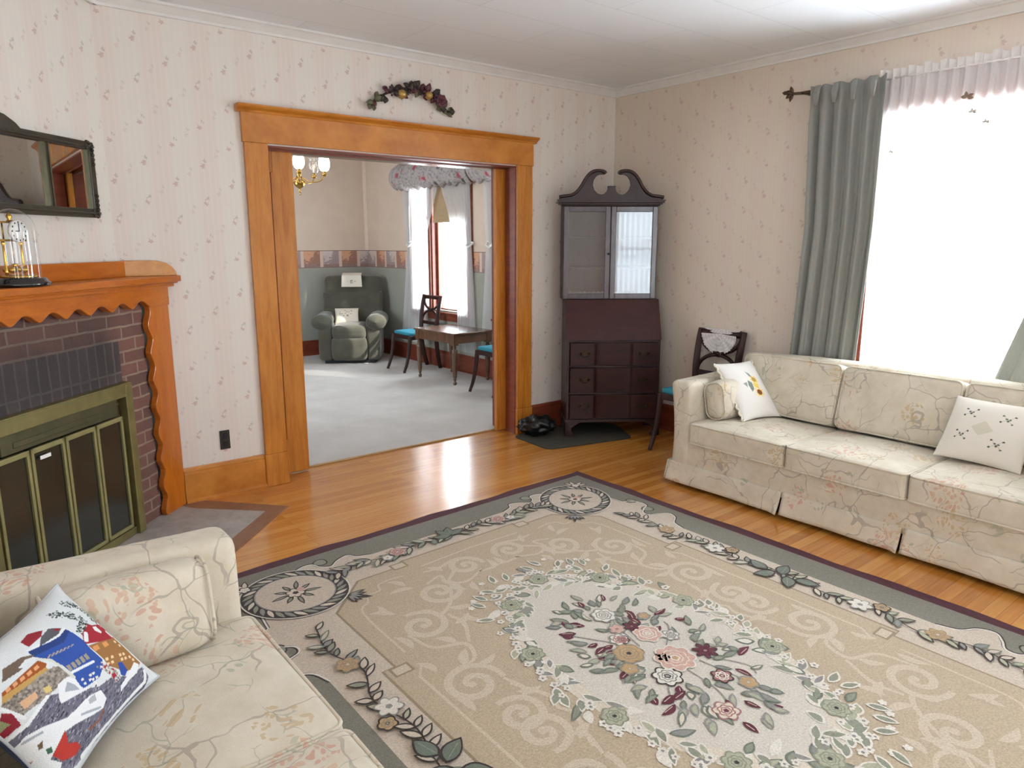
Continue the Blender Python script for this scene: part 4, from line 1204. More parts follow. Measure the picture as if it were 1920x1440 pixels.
for (z0, h, dx) in ((.50, .16, .0), (.72, .15, .005), (.925, .14, .0)):
    c = MB().cushion(.385 - (.01 if z0 > .9 else 0), .085, h, .075 if z0 > .9 else .06, 0, (0, 0, 0), wob=.008, seed=z0)
    Tm = Matrix.Translation((0, .625 + (z0 - .5) * .26, z0)) @ Matrix.Rotation(radians(-14), 4, 'X')
    bkk.add([tuple(Tm @ Vector((x, y * (1 + .25 * (1 - (x / .39) ** 2)), z))) for x, y, z in c.v], c.f, 0, True)
bkk.build('back', REC, rc)

# ------------------------------------------------------------------ chandelier
CB = M('chandelier_brass', 'B08A48', .25, .05, 20, Metallic=1.0)
ch = thing('chandelier', 'brass chandelier with frosted tulip shades in the far room', 'chandelier', (2.70, 6.5, 0))
b = MB()
b.lathe([(0, 1.955), (.006, 1.958), (.010, 1.972), (.006, 1.984), (.018, 1.992), (.038, 2.006), (.052, 2.030), (.050, 2.050), (.024, 2.062), (.014, 2.075), (.016, 2.10), (.028, 2.115), (.014, 2.14), (.012, 2.26), (.020, 2.28), (.008, 2.30)], 24)
b.tube([(.010 * sin(t * 2.4), 0, 1.962 - .020 + .014 * cos(t * 2.4)) for t in [i * .26 for i in range(11)]], .003, 6)
b.tube([(0, 0, 2.29), (0, 0, CZ)], .006, 8); b.lathe([(.06, CZ - .03), (.065, CZ - .01), (.065, CZ)], 20)
b.build('stem', CB, ch)
FROST = NT('frosted_lit_glass')
FROST.bsdf('FBF4E6', .5, Emission_Color=(1.0, .93, .80, 1), Emission_Strength=5.0); FROST = FROST.m
CLEARG = glass_mat('clear_shade_glass', (.97, .96, .95), 1.6, .06)
AR = .235
for i in range(5):
    a = radians(-112 + 72 * i)
    d = Vector((cos(a), sin(a), 0))
    arm = MB().tube(spline([tuple(d * .02 + Vector((0, 0, 2.09))), tuple(d * .10 + Vector((0, 0, 2.045))), tuple(d * .19 + Vector((0, 0, 2.055))), tuple(d * AR + Vector((0, 0, 2.10)))], 6), .0055, 7)
    arm.lathe([(.006, 2.095), (.022, 2.102), (.026, 2.112), (.014, 2.120), (.016, 2.135), (.022, 2.140)], 14, (d.x * AR, d.y * AR, 0))
    arm.build('arm', CB, ch)
    prof = [(.020, 2.138), (.036, 2.150), (.049, 2.180), (.050, 2.215), (.043, 2.245), (.042, 2.262), (.056, 2.285)]
    lit = i not in (2,)
    MB().lathe(prof, 24, (d.x * AR, d.y * AR, 0), cap=False).build('lamp_shade', FROST if lit else CLEARG, ch, solid=.003)
    if not lit:
        MB().lathe([(.008, 2.138), (.010, 2.16), (.016, 2.185), (.010, 2.21), (0, 2.222)], 12, (d.x * AR, d.y * AR, 0)).build('bulb', M('clear_bulb', 'F2EEE4', .1), ch)
# ------------------------------------------------------------------ the big carved wool rug
RUGC = (1.915, 1.555); RW, RL = 1.258, 1.665
PAL = {'burg': '4A1B26', 'green': '7B776B', 'cream': 'C9BBAA', 'field': 'B8A68D', 'line': '94836B', 'scroll': 'C9BAA5', 'dark': '3A302C', 'white': 'D9D2C6',
       'center': 'CFC7BB', 'sage': '8A8C7A', 'sage_l': 'A9A78F', 'wine': '5C2430', 'pink': 'C6A091', 'tan': 'B3936B', 'grey': '8B8882', 'leafg': '6C7366', 'cream2': 'D2C6B4', 'rose': '9C6B66'}
KEYS = list(PAL)
def wool(key):
    k = NT('wool_' + key); o = k.obj()
    c = lin(PAL[key]); f = k.noise(o, 150.0, 2.0)
    col = k.ramp(f, [(.3, tuple(x * .82 for x in c)), (.7, tuple(min(1, x * 1.14) for x in c))])
    col = k.mix(k.math('MULTIPLY', k.noise(o, 3.0, 3.0), .14), col, '8E7B62' if key in ('field', 'cream', 'scroll', 'center') else PAL[key])
    k.bsdf(col, .95, k.bump(k.noise(o, 260.0, 2.0), .4, .004), Sheen_Weight=.15, Specular_IOR_Level=.08)
    return k.m
rug = MB(); RNG = random.Random(5)
LZ = [.0112]
CNT = [0]
def lay(): LZ[0] += .0002
def lay_s(): LZ[0] += .00005
def poly(pts, key, dz=0.0):
    CNT[0] += 1; z = LZ[0] + dz * .6 + (CNT[0] % 7) * 3e-6
    # orient upward
    a = sum(pts[i - 1][0] * pts[i][1] - pts[i][0] * pts[i - 1][1] for i in range(len(pts)))
    if a < 0: pts = pts[::-1]
    rug.add([(x, y, z) for x, y in pts], [tuple(range(len(pts)))], KEYS.index(key))
def stroke(path, w, key, dz=0.0, closed=False, taper=False):
    n = len(path); L = []; R = []
    for i in range(n):
        a = path[(i - 1) % n] if (closed or i) else path[0]; b = path[(i + 1) % n] if (closed or i < n - 1) else path[-1]
        t = Vector((b[0] - a[0], b[1] - a[1])); t = t.normalized() if t.length > 1e-9 else Vector((1, 0))
        ww = (w(i / max(1, n - 1)) if callable(w) else w) / 2
        L.append((path[i][0] - t.y * ww, path[i][1] + t.x * ww)); R.append((path[i][0] + t.y * ww, path[i][1] - t.x * ww))
    CNT[0] += 1; z = LZ[0] + dz * .6 + (CNT[0] % 7) * 3e-6; vs = [(x, y, z) for x, y in R] + [(x, y, z) for x, y in L]
    m = n if closed else n - 1
    rug.add(vs, [(i, (i + 1) % n, n + (i + 1) % n, n + i) for i in range(m)], KEYS.index(key))
def leafp(x, y, ang, L, w, curve=0.0):
    pts = []
    c, s = cos(ang), sin(ang)
    for sd in (1, -1):
        rg = range(0, 9) if sd == 1 else range(7, 0, -1)
        for i in rg:
            t = i / 8; h = w * (sin(pi * t ** .85) ** .9) * sd + curve * L * sin(pi * t)
            pts.append((x + c * L * t - s * h, y + s * L * t + c * h))
    return pts
def leaf(x, y, ang, L, w, fill='sage', edge='dark', curve=0.0, vein=None):
    poly(leafp(x - cos(ang) * .006, y - sin(ang) * .006, ang, L + .012, w + .0055, curve), edge)
    poly(leafp(x + cos(ang) * .004, y + sin(ang) * .004, ang, L - .008, max(.002, w - .001), curve), fill, .0001)
    if vein: stroke([(x + cos(ang) * L * .15, y + sin(ang) * L * .15), (x + cos(ang) * L * .8, y + sin(ang) * L * .8)], .003, vein, .0002)
def petals(x, y, r, n, depth, ph=0.0, sq=1.0, rot=0.0):
    out = []
    for i in range(n * 8):
        a = 2 * pi * i / (n * 8); rr = r * (1 - depth * (1 - abs(sin(n * a / 2 + ph))))
        px, py = rr * cos(a), rr * sin(a) * sq
        out.append((x + px * cos(rot) - py * sin(rot), y + px * sin(rot) + py * cos(rot)))
    return out
def flower(x, y, r, fill, edge, heart, n=6, depth=.28, ring=None):
    r *= .9
    ph = RNG.random() * 3
    poly(petals(x, y, r + .007, n, depth, ph), edge)
    poly(petals(x, y, r, n, depth, ph), fill, .0001)
    if ring:
        stroke(petals(x, y, r * .66, n, depth * .8, ph + 1), .005, ring, .00016, True)
        stroke(petals(x, y, r * .40, max(4, n - 1), depth * .7, ph), .0045, ring, .00018, True)
    poly(petals(x, y, r * .26, 5, .2), edge, .0002); poly(petals(x, y, r * .17, 5, .2), heart, .0003)
def four(fn):
    for sx in (1, -1):
        for sy in (1, -1): fn(sx, sy)

# pile slab with gently wavy edges
def edge_pts():
    pts = []
    def w(t): return .007 * sin(t * 5.3 + 1) + .004 * sin(t * 11.7)
    N = 36
    for i in range(N): pts.append((-RW + 2 * RW * i / N, -RL + w(i * .1)))
    for i in range(N): pts.append((RW + w(i * .13 + 2), -RL + 2 * RL * i / N))
    for i in range(N): pts.append((RW - 2 * RW * i / N, RL + w(i * .12 + 4)))
    for i in range(N): pts.append((-RW + w(i * .1 + 6), RL - 2 * RL * i / N))
    return pts
rug.prism(edge_pts(), .0042, .0112, 'z', KEYS.index('burg'))
lay(); poly([(-RW + .062, -RL + .062), (RW - .062, -RL + .062), (RW - .062, RL - .062), (-RW + .062, RL - .062)], 'green')
# cream ground; its outline curls near the corners
def quarter():
    """outline from mid long side (x=+) up to the corner, then along the short side; returned for +,+"""
    xi, yi = RW - .235, RL - .235
    pts = [(xi, 0.0), (xi, .62)]
    pts += spline([(xi, .62), (xi + .03, .70), (xi + .095, .745), (xi + .115, .80), (xi + .07, .835), (xi + .015, .86), (xi + .012, .905), (xi + .06, .94), (xi + .115, .97), (xi + .11, 1.05), (xi + .04, 1.10)], 6)[1:]
    pts += [(xi + .03, 1.2), (xi - .05, yi - .02)]
    pts += spline([(xi - .20, yi + .035), (xi - .26, yi + .085), (xi - .32, yi + .09), (xi - .345, yi + .04), (xi - .39, yi + .012), (xi - .44, yi + .05), (xi - .50, yi + .07), (xi - .53, yi + .03), (xi - .60, yi)], 6)
    pts += [(0.0, yi)]
    return pts
Q = quarter()
full = [(x, y) for x, y in Q] + [(-x, y) for x, y in reversed(Q[:-1])] + [(-x, -y) for x, y in Q[1:]] + [(x, -y) for x, y in reversed(Q[1:-1])]
lay()
from mathutils.geometry import tessellate_polygon
def poly_tess(pts, key):
    tri = tessellate_polygon([[Vector((x, y, 0)) for x, y in pts]])
    z = LZ[0]
    fs = []
    for t in tri:
        a, b, c = (pts[i] for i in t)
        fs.append(t if (b[0] - a[0]) * (c[1] - a[1]) - (b[1] - a[1]) * (c[0] - a[0]) > 0 else t[::-1])
    rug.add([(x, y, z) for x, y in pts], fs, KEYS.index(key))
poly_tess(full, 'cream')
lay()
def curls(sx, sy):
    seg = [(x * sx, y * sy) for x, y in Q]
    a = seg[1:58]; b = seg[58:]
    stroke(a, .016, 'dark'); stroke([(x - .004 * sx, y) for x, y in a], .008, 'white', .0001)
    stroke(b[1:-1], .016, 'dark'); stroke([(x, y - .004 * sy) for x, y in b[1:-1]], .008, 'white', .0001)
    # sage buds inside the curls
    for (bx, by, r) in ((RW - .165, .925, .032), (RW - .145, 1.07, .028), (RW - .60, RL - .155, .03)):
        poly(petals(bx * sx, by * sy, r + .007, 3, .1), 'dark'); poly(petals(bx * sx, by * sy, r, 3, .1), 'sage', .0001)
four(curls)
# tan field with stepped, chamfered corners
HX_, HY_ = .848, 1.262
fq = [(HX_, 0), (HX_, .545), (HX_ - .05, .545), (HX_ - .05, 1.02), (.60, 1.218), (.355, 1.218), (.355, HY_), (0, HY_)]
ff = fq + [(-x, y) for x, y in reversed(fq[:-1])] + [(-x, -y) for x, y in fq[1:]] + [(x, -y) for x, y in reversed(fq[1:-1])]
lay(); poly_tess([(x * 1.012, y * 1.008) for x, y in ff], 'line'); lay(); poly_tess(ff, 'field')
lay()
def notch(sx, sy):
    for (x, y) in ((HX_ - .055, .515), (.385, 1.232)):
        poly([(x * sx - .04, y * sy - .03), (x * sx + .04, y * sy - .03), (x * sx + .04, y * sy + .03), (x * sx - .04, y * sy + .03)], 'line')
        poly([(x * sx - .03, y * sy - .021), (x * sx + .03, y * sy - .021), (x * sx + .03, y * sy + .021), (x * sx - .03, y * sy + .021)], 'scroll', .0001)
    # pale inner line
    stroke([(sx * x, sy * y) for x, y in ((HX_ - .085, 0), (HX_ - .085, .44), (HX_ - .13, .50))], .011, 'scroll')
    stroke([(sx * x, sy * y) for x, y in spline([(HX_ - .12, .60), (HX_ - .13, .95), (.66, 1.02), (.63, 1.075), (.57, 1.08), (.55, 1.13), (.48, 1.14), (.42, 1.13)], 4)], .010, 'scroll')
    stroke([(sx * x, sy * y) for x, y in ((.30, 1.16), (0, 1.175))], .011, 'scroll')
four(notch)
# acanthus scrolls
lay()
def spiral(cx, cy, r, a0, turns, hand, key='scroll'):
    n = 46; pts = []
    for i in range(n + 1):
        t = i / n; rr = r * (1 - t) ** .8 + r * .08
        a = a0 + hand * t * turns * 2 * pi
        pts.append((cx + rr * cos(a), cy + rr * sin(a)))
    stroke(pts, lambda t: .022 + .012 * sin(pi * min(1, t * 1.1)), key)
    poly(petals(pts[-1][0], pts[-1][1], .019, 4, .1), key)
    return pts[0], a0
def scrolls(sx, sy):
    def S(x, y): return (x * sx, y * sy)
    def sp(x, y, r, a, t, h):
        # mirrored spiral
        n = 46; pts = []
        for i in range(n + 1):
            u = i / n; rr = r * (1 - u) ** .8 + r * .08; aa = a + h * u * t * 2 * pi
            pts.append(S(x + rr * cos(aa), y + rr * sin(aa)))
        stroke(pts, lambda u: .022 + .010 * sin(pi * min(1, u * 1.1)), 'scroll'); poly(petals(*pts[-1], .017, 4, .1), 'scroll')
    sp(.375, .90, .095, radians(150), 1.5, 1); sp(.575, .715, .100, radians(80), 1.5, 1); sp(.64, .285, .105, radians(200), 1.6, -1)
    sp(.135, 1.03, .082, radians(200), 1.5, -1); sp(.615, .055, .085, radians(70), 1.5, 1)
    for path in ([(.10, .95), (.22, .90), (.30, .945), (.29, 1.02), (.375, .995)], [(.28, .95), (.38, .80), (.47, .74), (.50, .80), (.575, .815)],
                 [(.66, .69), (.63, .56), (.52, .50), (.55, .40), (.64, .39)], [(.54, .24), (.52, .16), (.55, .12), (.62, .14)], [(.05, 1.02), (.12, 1.115), (.25, 1.09), (.33, 1.10)],
                 [(.50, .50), (.44, .62), (.45, .72)], [(.30, .945), (.21, 1.02), (.205, 1.05)], [(.0, .94), (.06, .93), (.12, .94)], [(.54, .20), (.48, .06), (.50, .0)]):
        stroke([S(*p) for p in spline(path, 8)], lambda u: .020 - .008 * abs(2 * u - 1), 'scroll')
    for (x, y, a, L, w) in ((.42, .76, 200, .11, .018), (.30, .93, 250, .10, .018), (.54, .47, 300, .12, .02), (.54, .52, 60, .10, .017), (.47, .64, 160, .10, .017), (.69, .60, 80, .12, .017), (.25, 1.05, 60, .09, .016),
                            (.55, .15, 200, .09, .017), (.70, .42, 70, .10, .016), (.44, 1.00, 10, .12, .017), (.46, 1.04, 60, .10, .016), (.62, .86, 40, .11, .017), (.66, .88, 100, .09, .015), (.21, .88, 280, .09, .016), (.56, .36, 170, .09, .016), (.04, .92, 100, .10, .016), (.72, .16, 80, .10, .015), (.40, .68, 250, .10, .016)):
        pts = [(px * sx, py * sy) for px, py in leafp(x, y, radians(a), L, w, .12)]
        poly(pts, 'scroll')
four(scrolls)
# oval medallion and its wreath
lay(); poly([(.415 * cos(a), .72 * sin(a)) for a in [2 * pi * i / 72 for i in range(72)]], 'cream2')
lay(); poly([(.36 * cos(a), .65 * sin(a)) for a in [2 * pi * i / 72 for i in range(72)]], 'center')
lay()
NL = 210
for i in range(NL):
    a = 2 * pi * i / NL + RNG.uniform(-.02, .02)
    rr = RNG.choice((.90, .97, 1.03, 1.09))
    x, y = .405 * rr * cos(a), .705 * rr * sin(a)
    ta = atan2(.705 * cos(a), -.405 * sin(a)) + RNG.choice((-1, 1)) * RNG.uniform(.3, 1.1)
    leaf(x, y, ta, RNG.uniform(.05, .085), RNG.uniform(.010, .016), RNG.choice(('sage', 'grey', 'sage_l', 'sage', 'white')), RNG.choice(('white', 'white', 'white', 'white', 'white', 'leafg')), RNG.uniform(-.1, .1))
    if i % 8 == 0: lay_s()
lay()
for i in range(120):
    a = 2 * pi * i / 120 + RNG.uniform(-.05, .05); rr = RNG.uniform(.93, 1.14)
    x, y = .405 * rr * cos(a), .705 * rr * sin(a); r = RNG.uniform(.014, .021)
    poly(petals(x, y, r, 5, .35, RNG.random()), 'white'); poly(petals(x, y, r * .3, 4, .1), 'grey', .0001)
lay()
for i in range(10):
    a = 2 * pi * (i + .35) / 10; x, y = .40 * cos(a), .70 * sin(a)
    flower(x, y, .047, 'sage_l', 'sage', 'dark', 7, .22, 'sage')
# corner sprigs of the medallion
def msprig(sx, sy):
    for j, (x, y) in enumerate(((.19, .73), (.26, .70), (.14, .80), (.33, .56), (.30, .66), (.08, .78))):
        aa = atan2(y, x) + (j % 3 - 1) * .5
        leaf(x * sx, y * sy, atan2(sin(aa) * sy, cos(aa) * sx), .07, .012, 'sage', 'white')
        poly(petals((x + .05) * sx, (y + .03) * sy, .016, 5, .35), 'white')
four(msprig)
# centre bouquet
lay()
def stem(path, key='grey'): stroke(spline(path, 6), .005, key)
for pth in ([(-.02, .05), (.02, .22), (.04, .30)], [(-.06, .10), (-.16, .25), (-.18, .30)], [(.05, -.02), (.17, .06), (.19, .10)], [(0, -.15), (-.02, -.30), (-.09, -.42)], [(.08, -.15), (.10, -.32), (.06, -.44)], [(.02, .08), (.12, .20), (.15, .24)], [(-.1, 0), (-.2, -.02), (-.24, -.06)], [(-.08, -.12), (-.18, -.22), (-.2, -.27)], [(.12, -.15), (.19, -.28), (.17, -.33)]):
    stem(pth)
for i in range(150):
    a = RNG.uniform(0, 2 * pi); q = RNG.uniform(.30, 1.0) ** .7
    x, y = .255 * q * cos(a), .475 * q * sin(a) - .02
    ang = atan2(y, x * 2) + RNG.uniform(-.9, .9)
    f = RNG.choice(('sage', 'sage_l', 'wine', 'grey', 'wine', 'sage_l', 'sage', 'cream2'))
    leaf(x, y, ang, RNG.uniform(.036, .070), RNG.uniform(.006, .012), f, 'wine' if f == 'wine' and RNG.random() < .5 else 'wine' if f == 'wine' else 'grey' if f == 'sage_l' else 'leafg', RNG.uniform(-.12, .12), 'grey' if f in ('sage', 'leafg') else ('cream' if f == 'wine' else None))
    if i % 6 == 0: lay_s()
lay()
flower(.145, -.13, .050, 'wine', 'dark', 'rose', 7, .5); flower(-.01, -.055, .030, 'wine', 'dark', 'rose', 5, .5); flower(.06, .16, .038, 'wine', 'dark', 'rose', 6, .5)
flower(-.09, .045, .062, 'tan', 'line', 'dark', 7, .14, 'line'); flower(.10, -.34, .035, 'tan', 'grey', 'cream', 5, .2); flower(-.16, -.02, .032, 'tan', 'line', 'cream', 5, .2)
flower(.07, .085, .060, 'pink', 'white', 'cream2', 6, .2, 'white'); flower(.02, -.085, .085, 'pink', 'white', 'tan', 8, .2, 'cream2')
flower(.035, .29, .055, 'white', 'grey', 'cream', 7, .2, 'grey'); flower(-.09, -.135, .058, 'white', 'dark', 'grey', 7, .25, 'grey'); flower(-.05, .13, .040, 'white', 'grey', 'rose', 6, .3, 'rose'); flower(.0, .185, .034, 'pink', 'grey', 'rose', 6, .3)
flower(.13, .02, .036, 'white', 'grey', 'cream', 6, .3, 'grey'); flower(.06, -.26, .040, 'rose', 'dark', 'pink', 6, .3, 'white'); flower(-.09, -.375, .048, 'cream2', 'rose', 'wine', 6, .3, 'rose'); flower(.16, .18, .024, 'tan', 'grey', 'cream', 5, .2); flower(-.04, .12, .026, 'rose', 'dark', 'pink', 5, .3)
# corner wreaths
lay()
def corner(sx, sy):
    cx, cy = .868 * sx, 1.295 * sy; rot = atan2(sy, sx)
    def E(r, a, ra=.225, rb=.205):
        px, py = ra * r * cos(a), rb * r * sin(a)
        return (cx + px * cos(rot) - py * sin(rot), cy + px * sin(rot) + py * cos(rot))
    poly([E(1.06, 2 * pi * i / 48) for i in range(48)], 'white'); poly([E(1.03, 2 * pi * i / 48) for i in range(48)], 'dark', .00008)
    poly([E(.78, 2 * pi * i / 48) for i in range(48)], 'grey', .00012); poly([E(.755, 2 * pi * i / 48) for i in range(48)], 'cream', .00016)
    n = 30
    for i in range(n):
        a = 2 * pi * i / n
        p0 = E(.80, a); p1 = E(1.0, a + .28)
        L = hypot(p1[0] - p0[0], p1[1] - p0[1]); an = atan2(p1[1] - p0[1], p1[0] - p0[0])
        poly(leafp(p0[0], p0[1], an, L, .010), ('cream2', 'sage', 'grey')[i % 3], .0002)
    for i in range(9):
        an = rot + 2 * pi * i / 9 + .2; L = .085 if i % 2 else .065
        poly(leafp(cx + .03 * cos(an), cy + .03 * sin(an), an, L, .012), 'dark', .0002); poly(leafp(cx + .045 * cos(an), cy + .045 * sin(an), an, L - .028, .006), 'sage', .00026)
    ph = 0
    poly(petals(cx, cy, .045, 6, .3), 'dark', .0003); poly(petals(cx, cy, .038, 6, .3), 'cream2', .00036); poly(petals(cx, cy, .014, 5, .2), 'dark', .0004)
    poly(petals(cx + .03, cy + .015, .020, 5, .3), 'pink', .00042)
    # spray towards the field, bow towards the rug corner
    bx, by = E(1.05, pi)
    for j, da in enumerate((-.75, -.4, 0, .4, .75)):
        an = rot + pi + da
        poly(leafp(bx, by, an, .085 + .03 * (j == 2), .011), 'dark', .0002); poly(leafp(bx + .012 * cos(an), by + .012 * sin(an), an, .055, .006), 'grey', .00026)
    tx, ty = E(1.04, 0)
    for da in (-1.1, -.5, .5, 1.1):
        an = rot + da
        poly(leafp(tx, ty, an, .085, .016), 'dark', .0002); poly(leafp(tx + .01 * cos(an), ty + .01 * sin(an), an, .065, .010), 'cream2', .00026)
    poly(petals(tx, ty, .032, 5, .3), 'dark', .0003); poly(petals(tx, ty, .024, 5, .3), 'white', .00036)
four(corner)
lay(); lay()
# flower sprays of the border
def spray_long(sx):
    X = (RW - .335)
    path = spline([(X, -.95), (X + .03, -.78), (X - .02, -.6), (X + .035, -.42), (X - .005, -.22), (X + .03, 0), (X - .005, .22), (X + .035, .42), (X - .02, .6), (X + .03, .78), (X, .95)], 8)
    stroke([(x * sx, y) for x, y in path], .006, 'dark')
    for i in range(0, len(path), 2):
        x, y = path[i]
        for s in (1, -1):
            if RNG.random() < .30: continue
            an = pi / 2 * (1 if y > 0 else -1) + s * RNG.uniform(.5, 1.2)
            an = an if sx > 0 else pi - an
            leaf(x * sx, y, an, RNG.uniform(.048, .078), RNG.uniform(.008, .013), RNG.choice(('sage_l', 'cream', 'cream', 'sage', 'grey')), 'dark' if RNG.random() < .75 else 'leafg')
        if i % 4 == 0: lay_s()
    lay()
    for y in (.36, -.36):
        flower((X + .01) * sx, y, .052, 'white', 'grey', 'grey', 6, .38); flower((X + .055) * sx, y - .07, .034, 'tan', 'dark', 'sage', 5, .25, 'line')
    for y in (.66, -.66): flower((X + .01) * sx, y, .045, 'tan', 'line', 'cream', 6, .3, 'line')
    for (y, a) in ((.07, 1.3), (.03, 2.6), (-.03, -2.6), (-.07, -1.3), (0, .2)):
        leaf((X + .005) * sx, y, a if sx > 0 else pi - a, .105, .028, 'leafg', 'dark', .05, 'sage')
for sx in (1, -1): spray_long(sx)
lay()
def spray_short(sy):
    Y = RL - .318
    path = spline([(-.64, Y - .005), (-.5, Y + .02), (-.36, Y - .02), (-.2, Y + .02), (0, Y - .005), (.2, Y + .02), (.36, Y - .02), (.5, Y + .02), (.64, Y - .005)], 8)
    stroke([(x, y * sy) for x, y in path], .006, 'dark')
    for i in range(0, len(path), 2):
        x, y = path[i]
        for s in (1, -1):
            if RNG.random() < .14: continue
            an = (0 if x > 0 else pi) + s * RNG.uniform(.4, 1.1)
            leaf(x, y * sy, an, RNG.uniform(.05, .085), RNG.uniform(.009, .014), RNG.choice(('cream', 'sage_l', 'grey', 'sage')), 'dark' if RNG.random() < .75 else 'leafg')
        if i % 4 == 0: lay_s()
    lay()
    for x in (-.32, .32): flower(x, (Y + .005) * sy, .046, 'pink', 'grey', 'cream', 6, .3, 'rose'); flower(x * 1.22, (Y - .02) * sy, .028, 'white', 'grey', 'tan', 5, .3)
    for a in (.3, pi - .3, 1.2, pi - 1.2): leaf(0, Y * sy, a * sy, .10, .024, 'leafg', 'dark', .05, 'sage')
for sy in (1, -1): spray_short(sy)
rug.v = [(x, y + .046 * x, z) for x, y, z in rug.v]
ro = rug.build('area_rug', [wool(k) for k in KEYS]); ro.location = (RUGC[0], RUGC[1], 0)
tag(ro, 'large tan and cream wool rug with floral oval medallion and burgundy edge', 'rug')
# ------------------------------------------------------------------ printed and embroidered cushions (pattern painted per vertex)
class Canvas:
    def __init__(s, w, h, bg): s.w, s.h = w, h; s.a = np.zeros((h, w, 3)); s.a[:] = lin(bg); s.Y, s.X = np.mgrid[0:h, 0:w]; s.X = (s.X + .5) / w; s.Y = (s.Y + .5) / h
    def poly(s, pts, c):
        m = np.zeros((s.h, s.w), bool); n = len(pts)
        for i in range(n):
            (x0, y0), (x1, y1) = pts[i], pts[(i + 1) % n]
            if abs(y1 - y0) < 1e-12: continue
            cond = ((y0 > s.Y) != (y1 > s.Y)) & (s.X < (x1 - x0) * (s.Y - y0) / (y1 - y0) + x0)
            m ^= cond
        s.a[m] = lin(c); return s
    def rect(s, x0, y0, x1, y1, c): return s.poly([(x0, y0), (x1, y0), (x1, y1), (x0, y1)], c)
    def disc(s, x, y, r, c, sq=1.0):
        s.a[((s.X - x) ** 2 + ((s.Y - y) / sq) ** 2) < r * r] = lin(c); return s
    def line(s, pts, w, c):
        for (x0, y0), (x1, y1) in zip(pts, pts[1:]):
            dx, dy = x1 - x0, y1 - y0; L = dx * dx + dy * dy + 1e-12
            t = np.clip(((s.X - x0) * dx + (s.Y - y0) * dy) / L, 0, 1)
            s.a[((s.X - x0 - t * dx) ** 2 + (s.Y - y0 - t * dy) ** 2) < w * w / 4] = lin(c)
        return s
    def speck(s, pts, c, sz, n, seed):
        r = random.Random(seed); xs = [p[0] for p in pts]; ys = [p[1] for p in pts]
        for _ in range(n):
            s.disc(r.uniform(min(xs), max(xs)), r.uniform(min(ys), max(ys)), sz, c)
        return s
PAINT = vcol_mat('painted_cloth'); PAINT_KNIT = vcol_mat('tapestry_cloth', .9, .8)

def throw_pillow(name, label, cv, org, ex, ey, thick, mat, back='DAD3C6', pinch=.05, wob=.004, power=.5):
    """org: lower-left corner, ex / ey: full edge vectors seen from the front"""
    root = thing(name, label, 'cushion', tuple(org))
    ex, ey = Vector(ex), Vector(ey); n = ex.cross(ey).normalized()
    nu, nv = cv.w + 1, cv.h + 1
    def pt(u, v, side):
        x, y = 2 * u - 1, 2 * v - 1
        k = max(0.0, (1 - x * x) * (1 - y * y)) ** power
        xx = x * (1 - pinch * (1 - y * y) * abs(x) ** 3); yy = y * (1 - pinch * (1 - x * x) * abs(y) ** 3)
        p = ex * (xx + 1) / 2 + ey * (yy + 1) / 2 + n * thick / 2 * k * side
        return p + n * noise.noise(Vector((u * 4, v * 4, side * 3 + thick * 40))) * wob * side * k
    mb = MB(); mb.grid(lambda u, v: pt(u, v, 1), nu, nv)
    # mesh colours follow the print
    front = mb.build('front', mat, root)
    me = front.data; at = me.attributes.new('Paint', 'FLOAT_COLOR', 'POINT')
    buf = np.ones((nv, nu, 4), np.float32)
    jj = np.clip(np.arange(nv), 0, cv.h - 1); ii = np.clip(np.arange(nu), 0, cv.w - 1)
    buf[:, :, :3] = cv.a[jj][:, ii]
    at.data.foreach_set('color', buf.ravel())
    MB().grid(lambda u, v: pt(1 - u, v, -1), 40, 40).build('back', M('pillow_back_' + back, back, .85, .06, 60, bump=.2), root)
    return root, pt, n

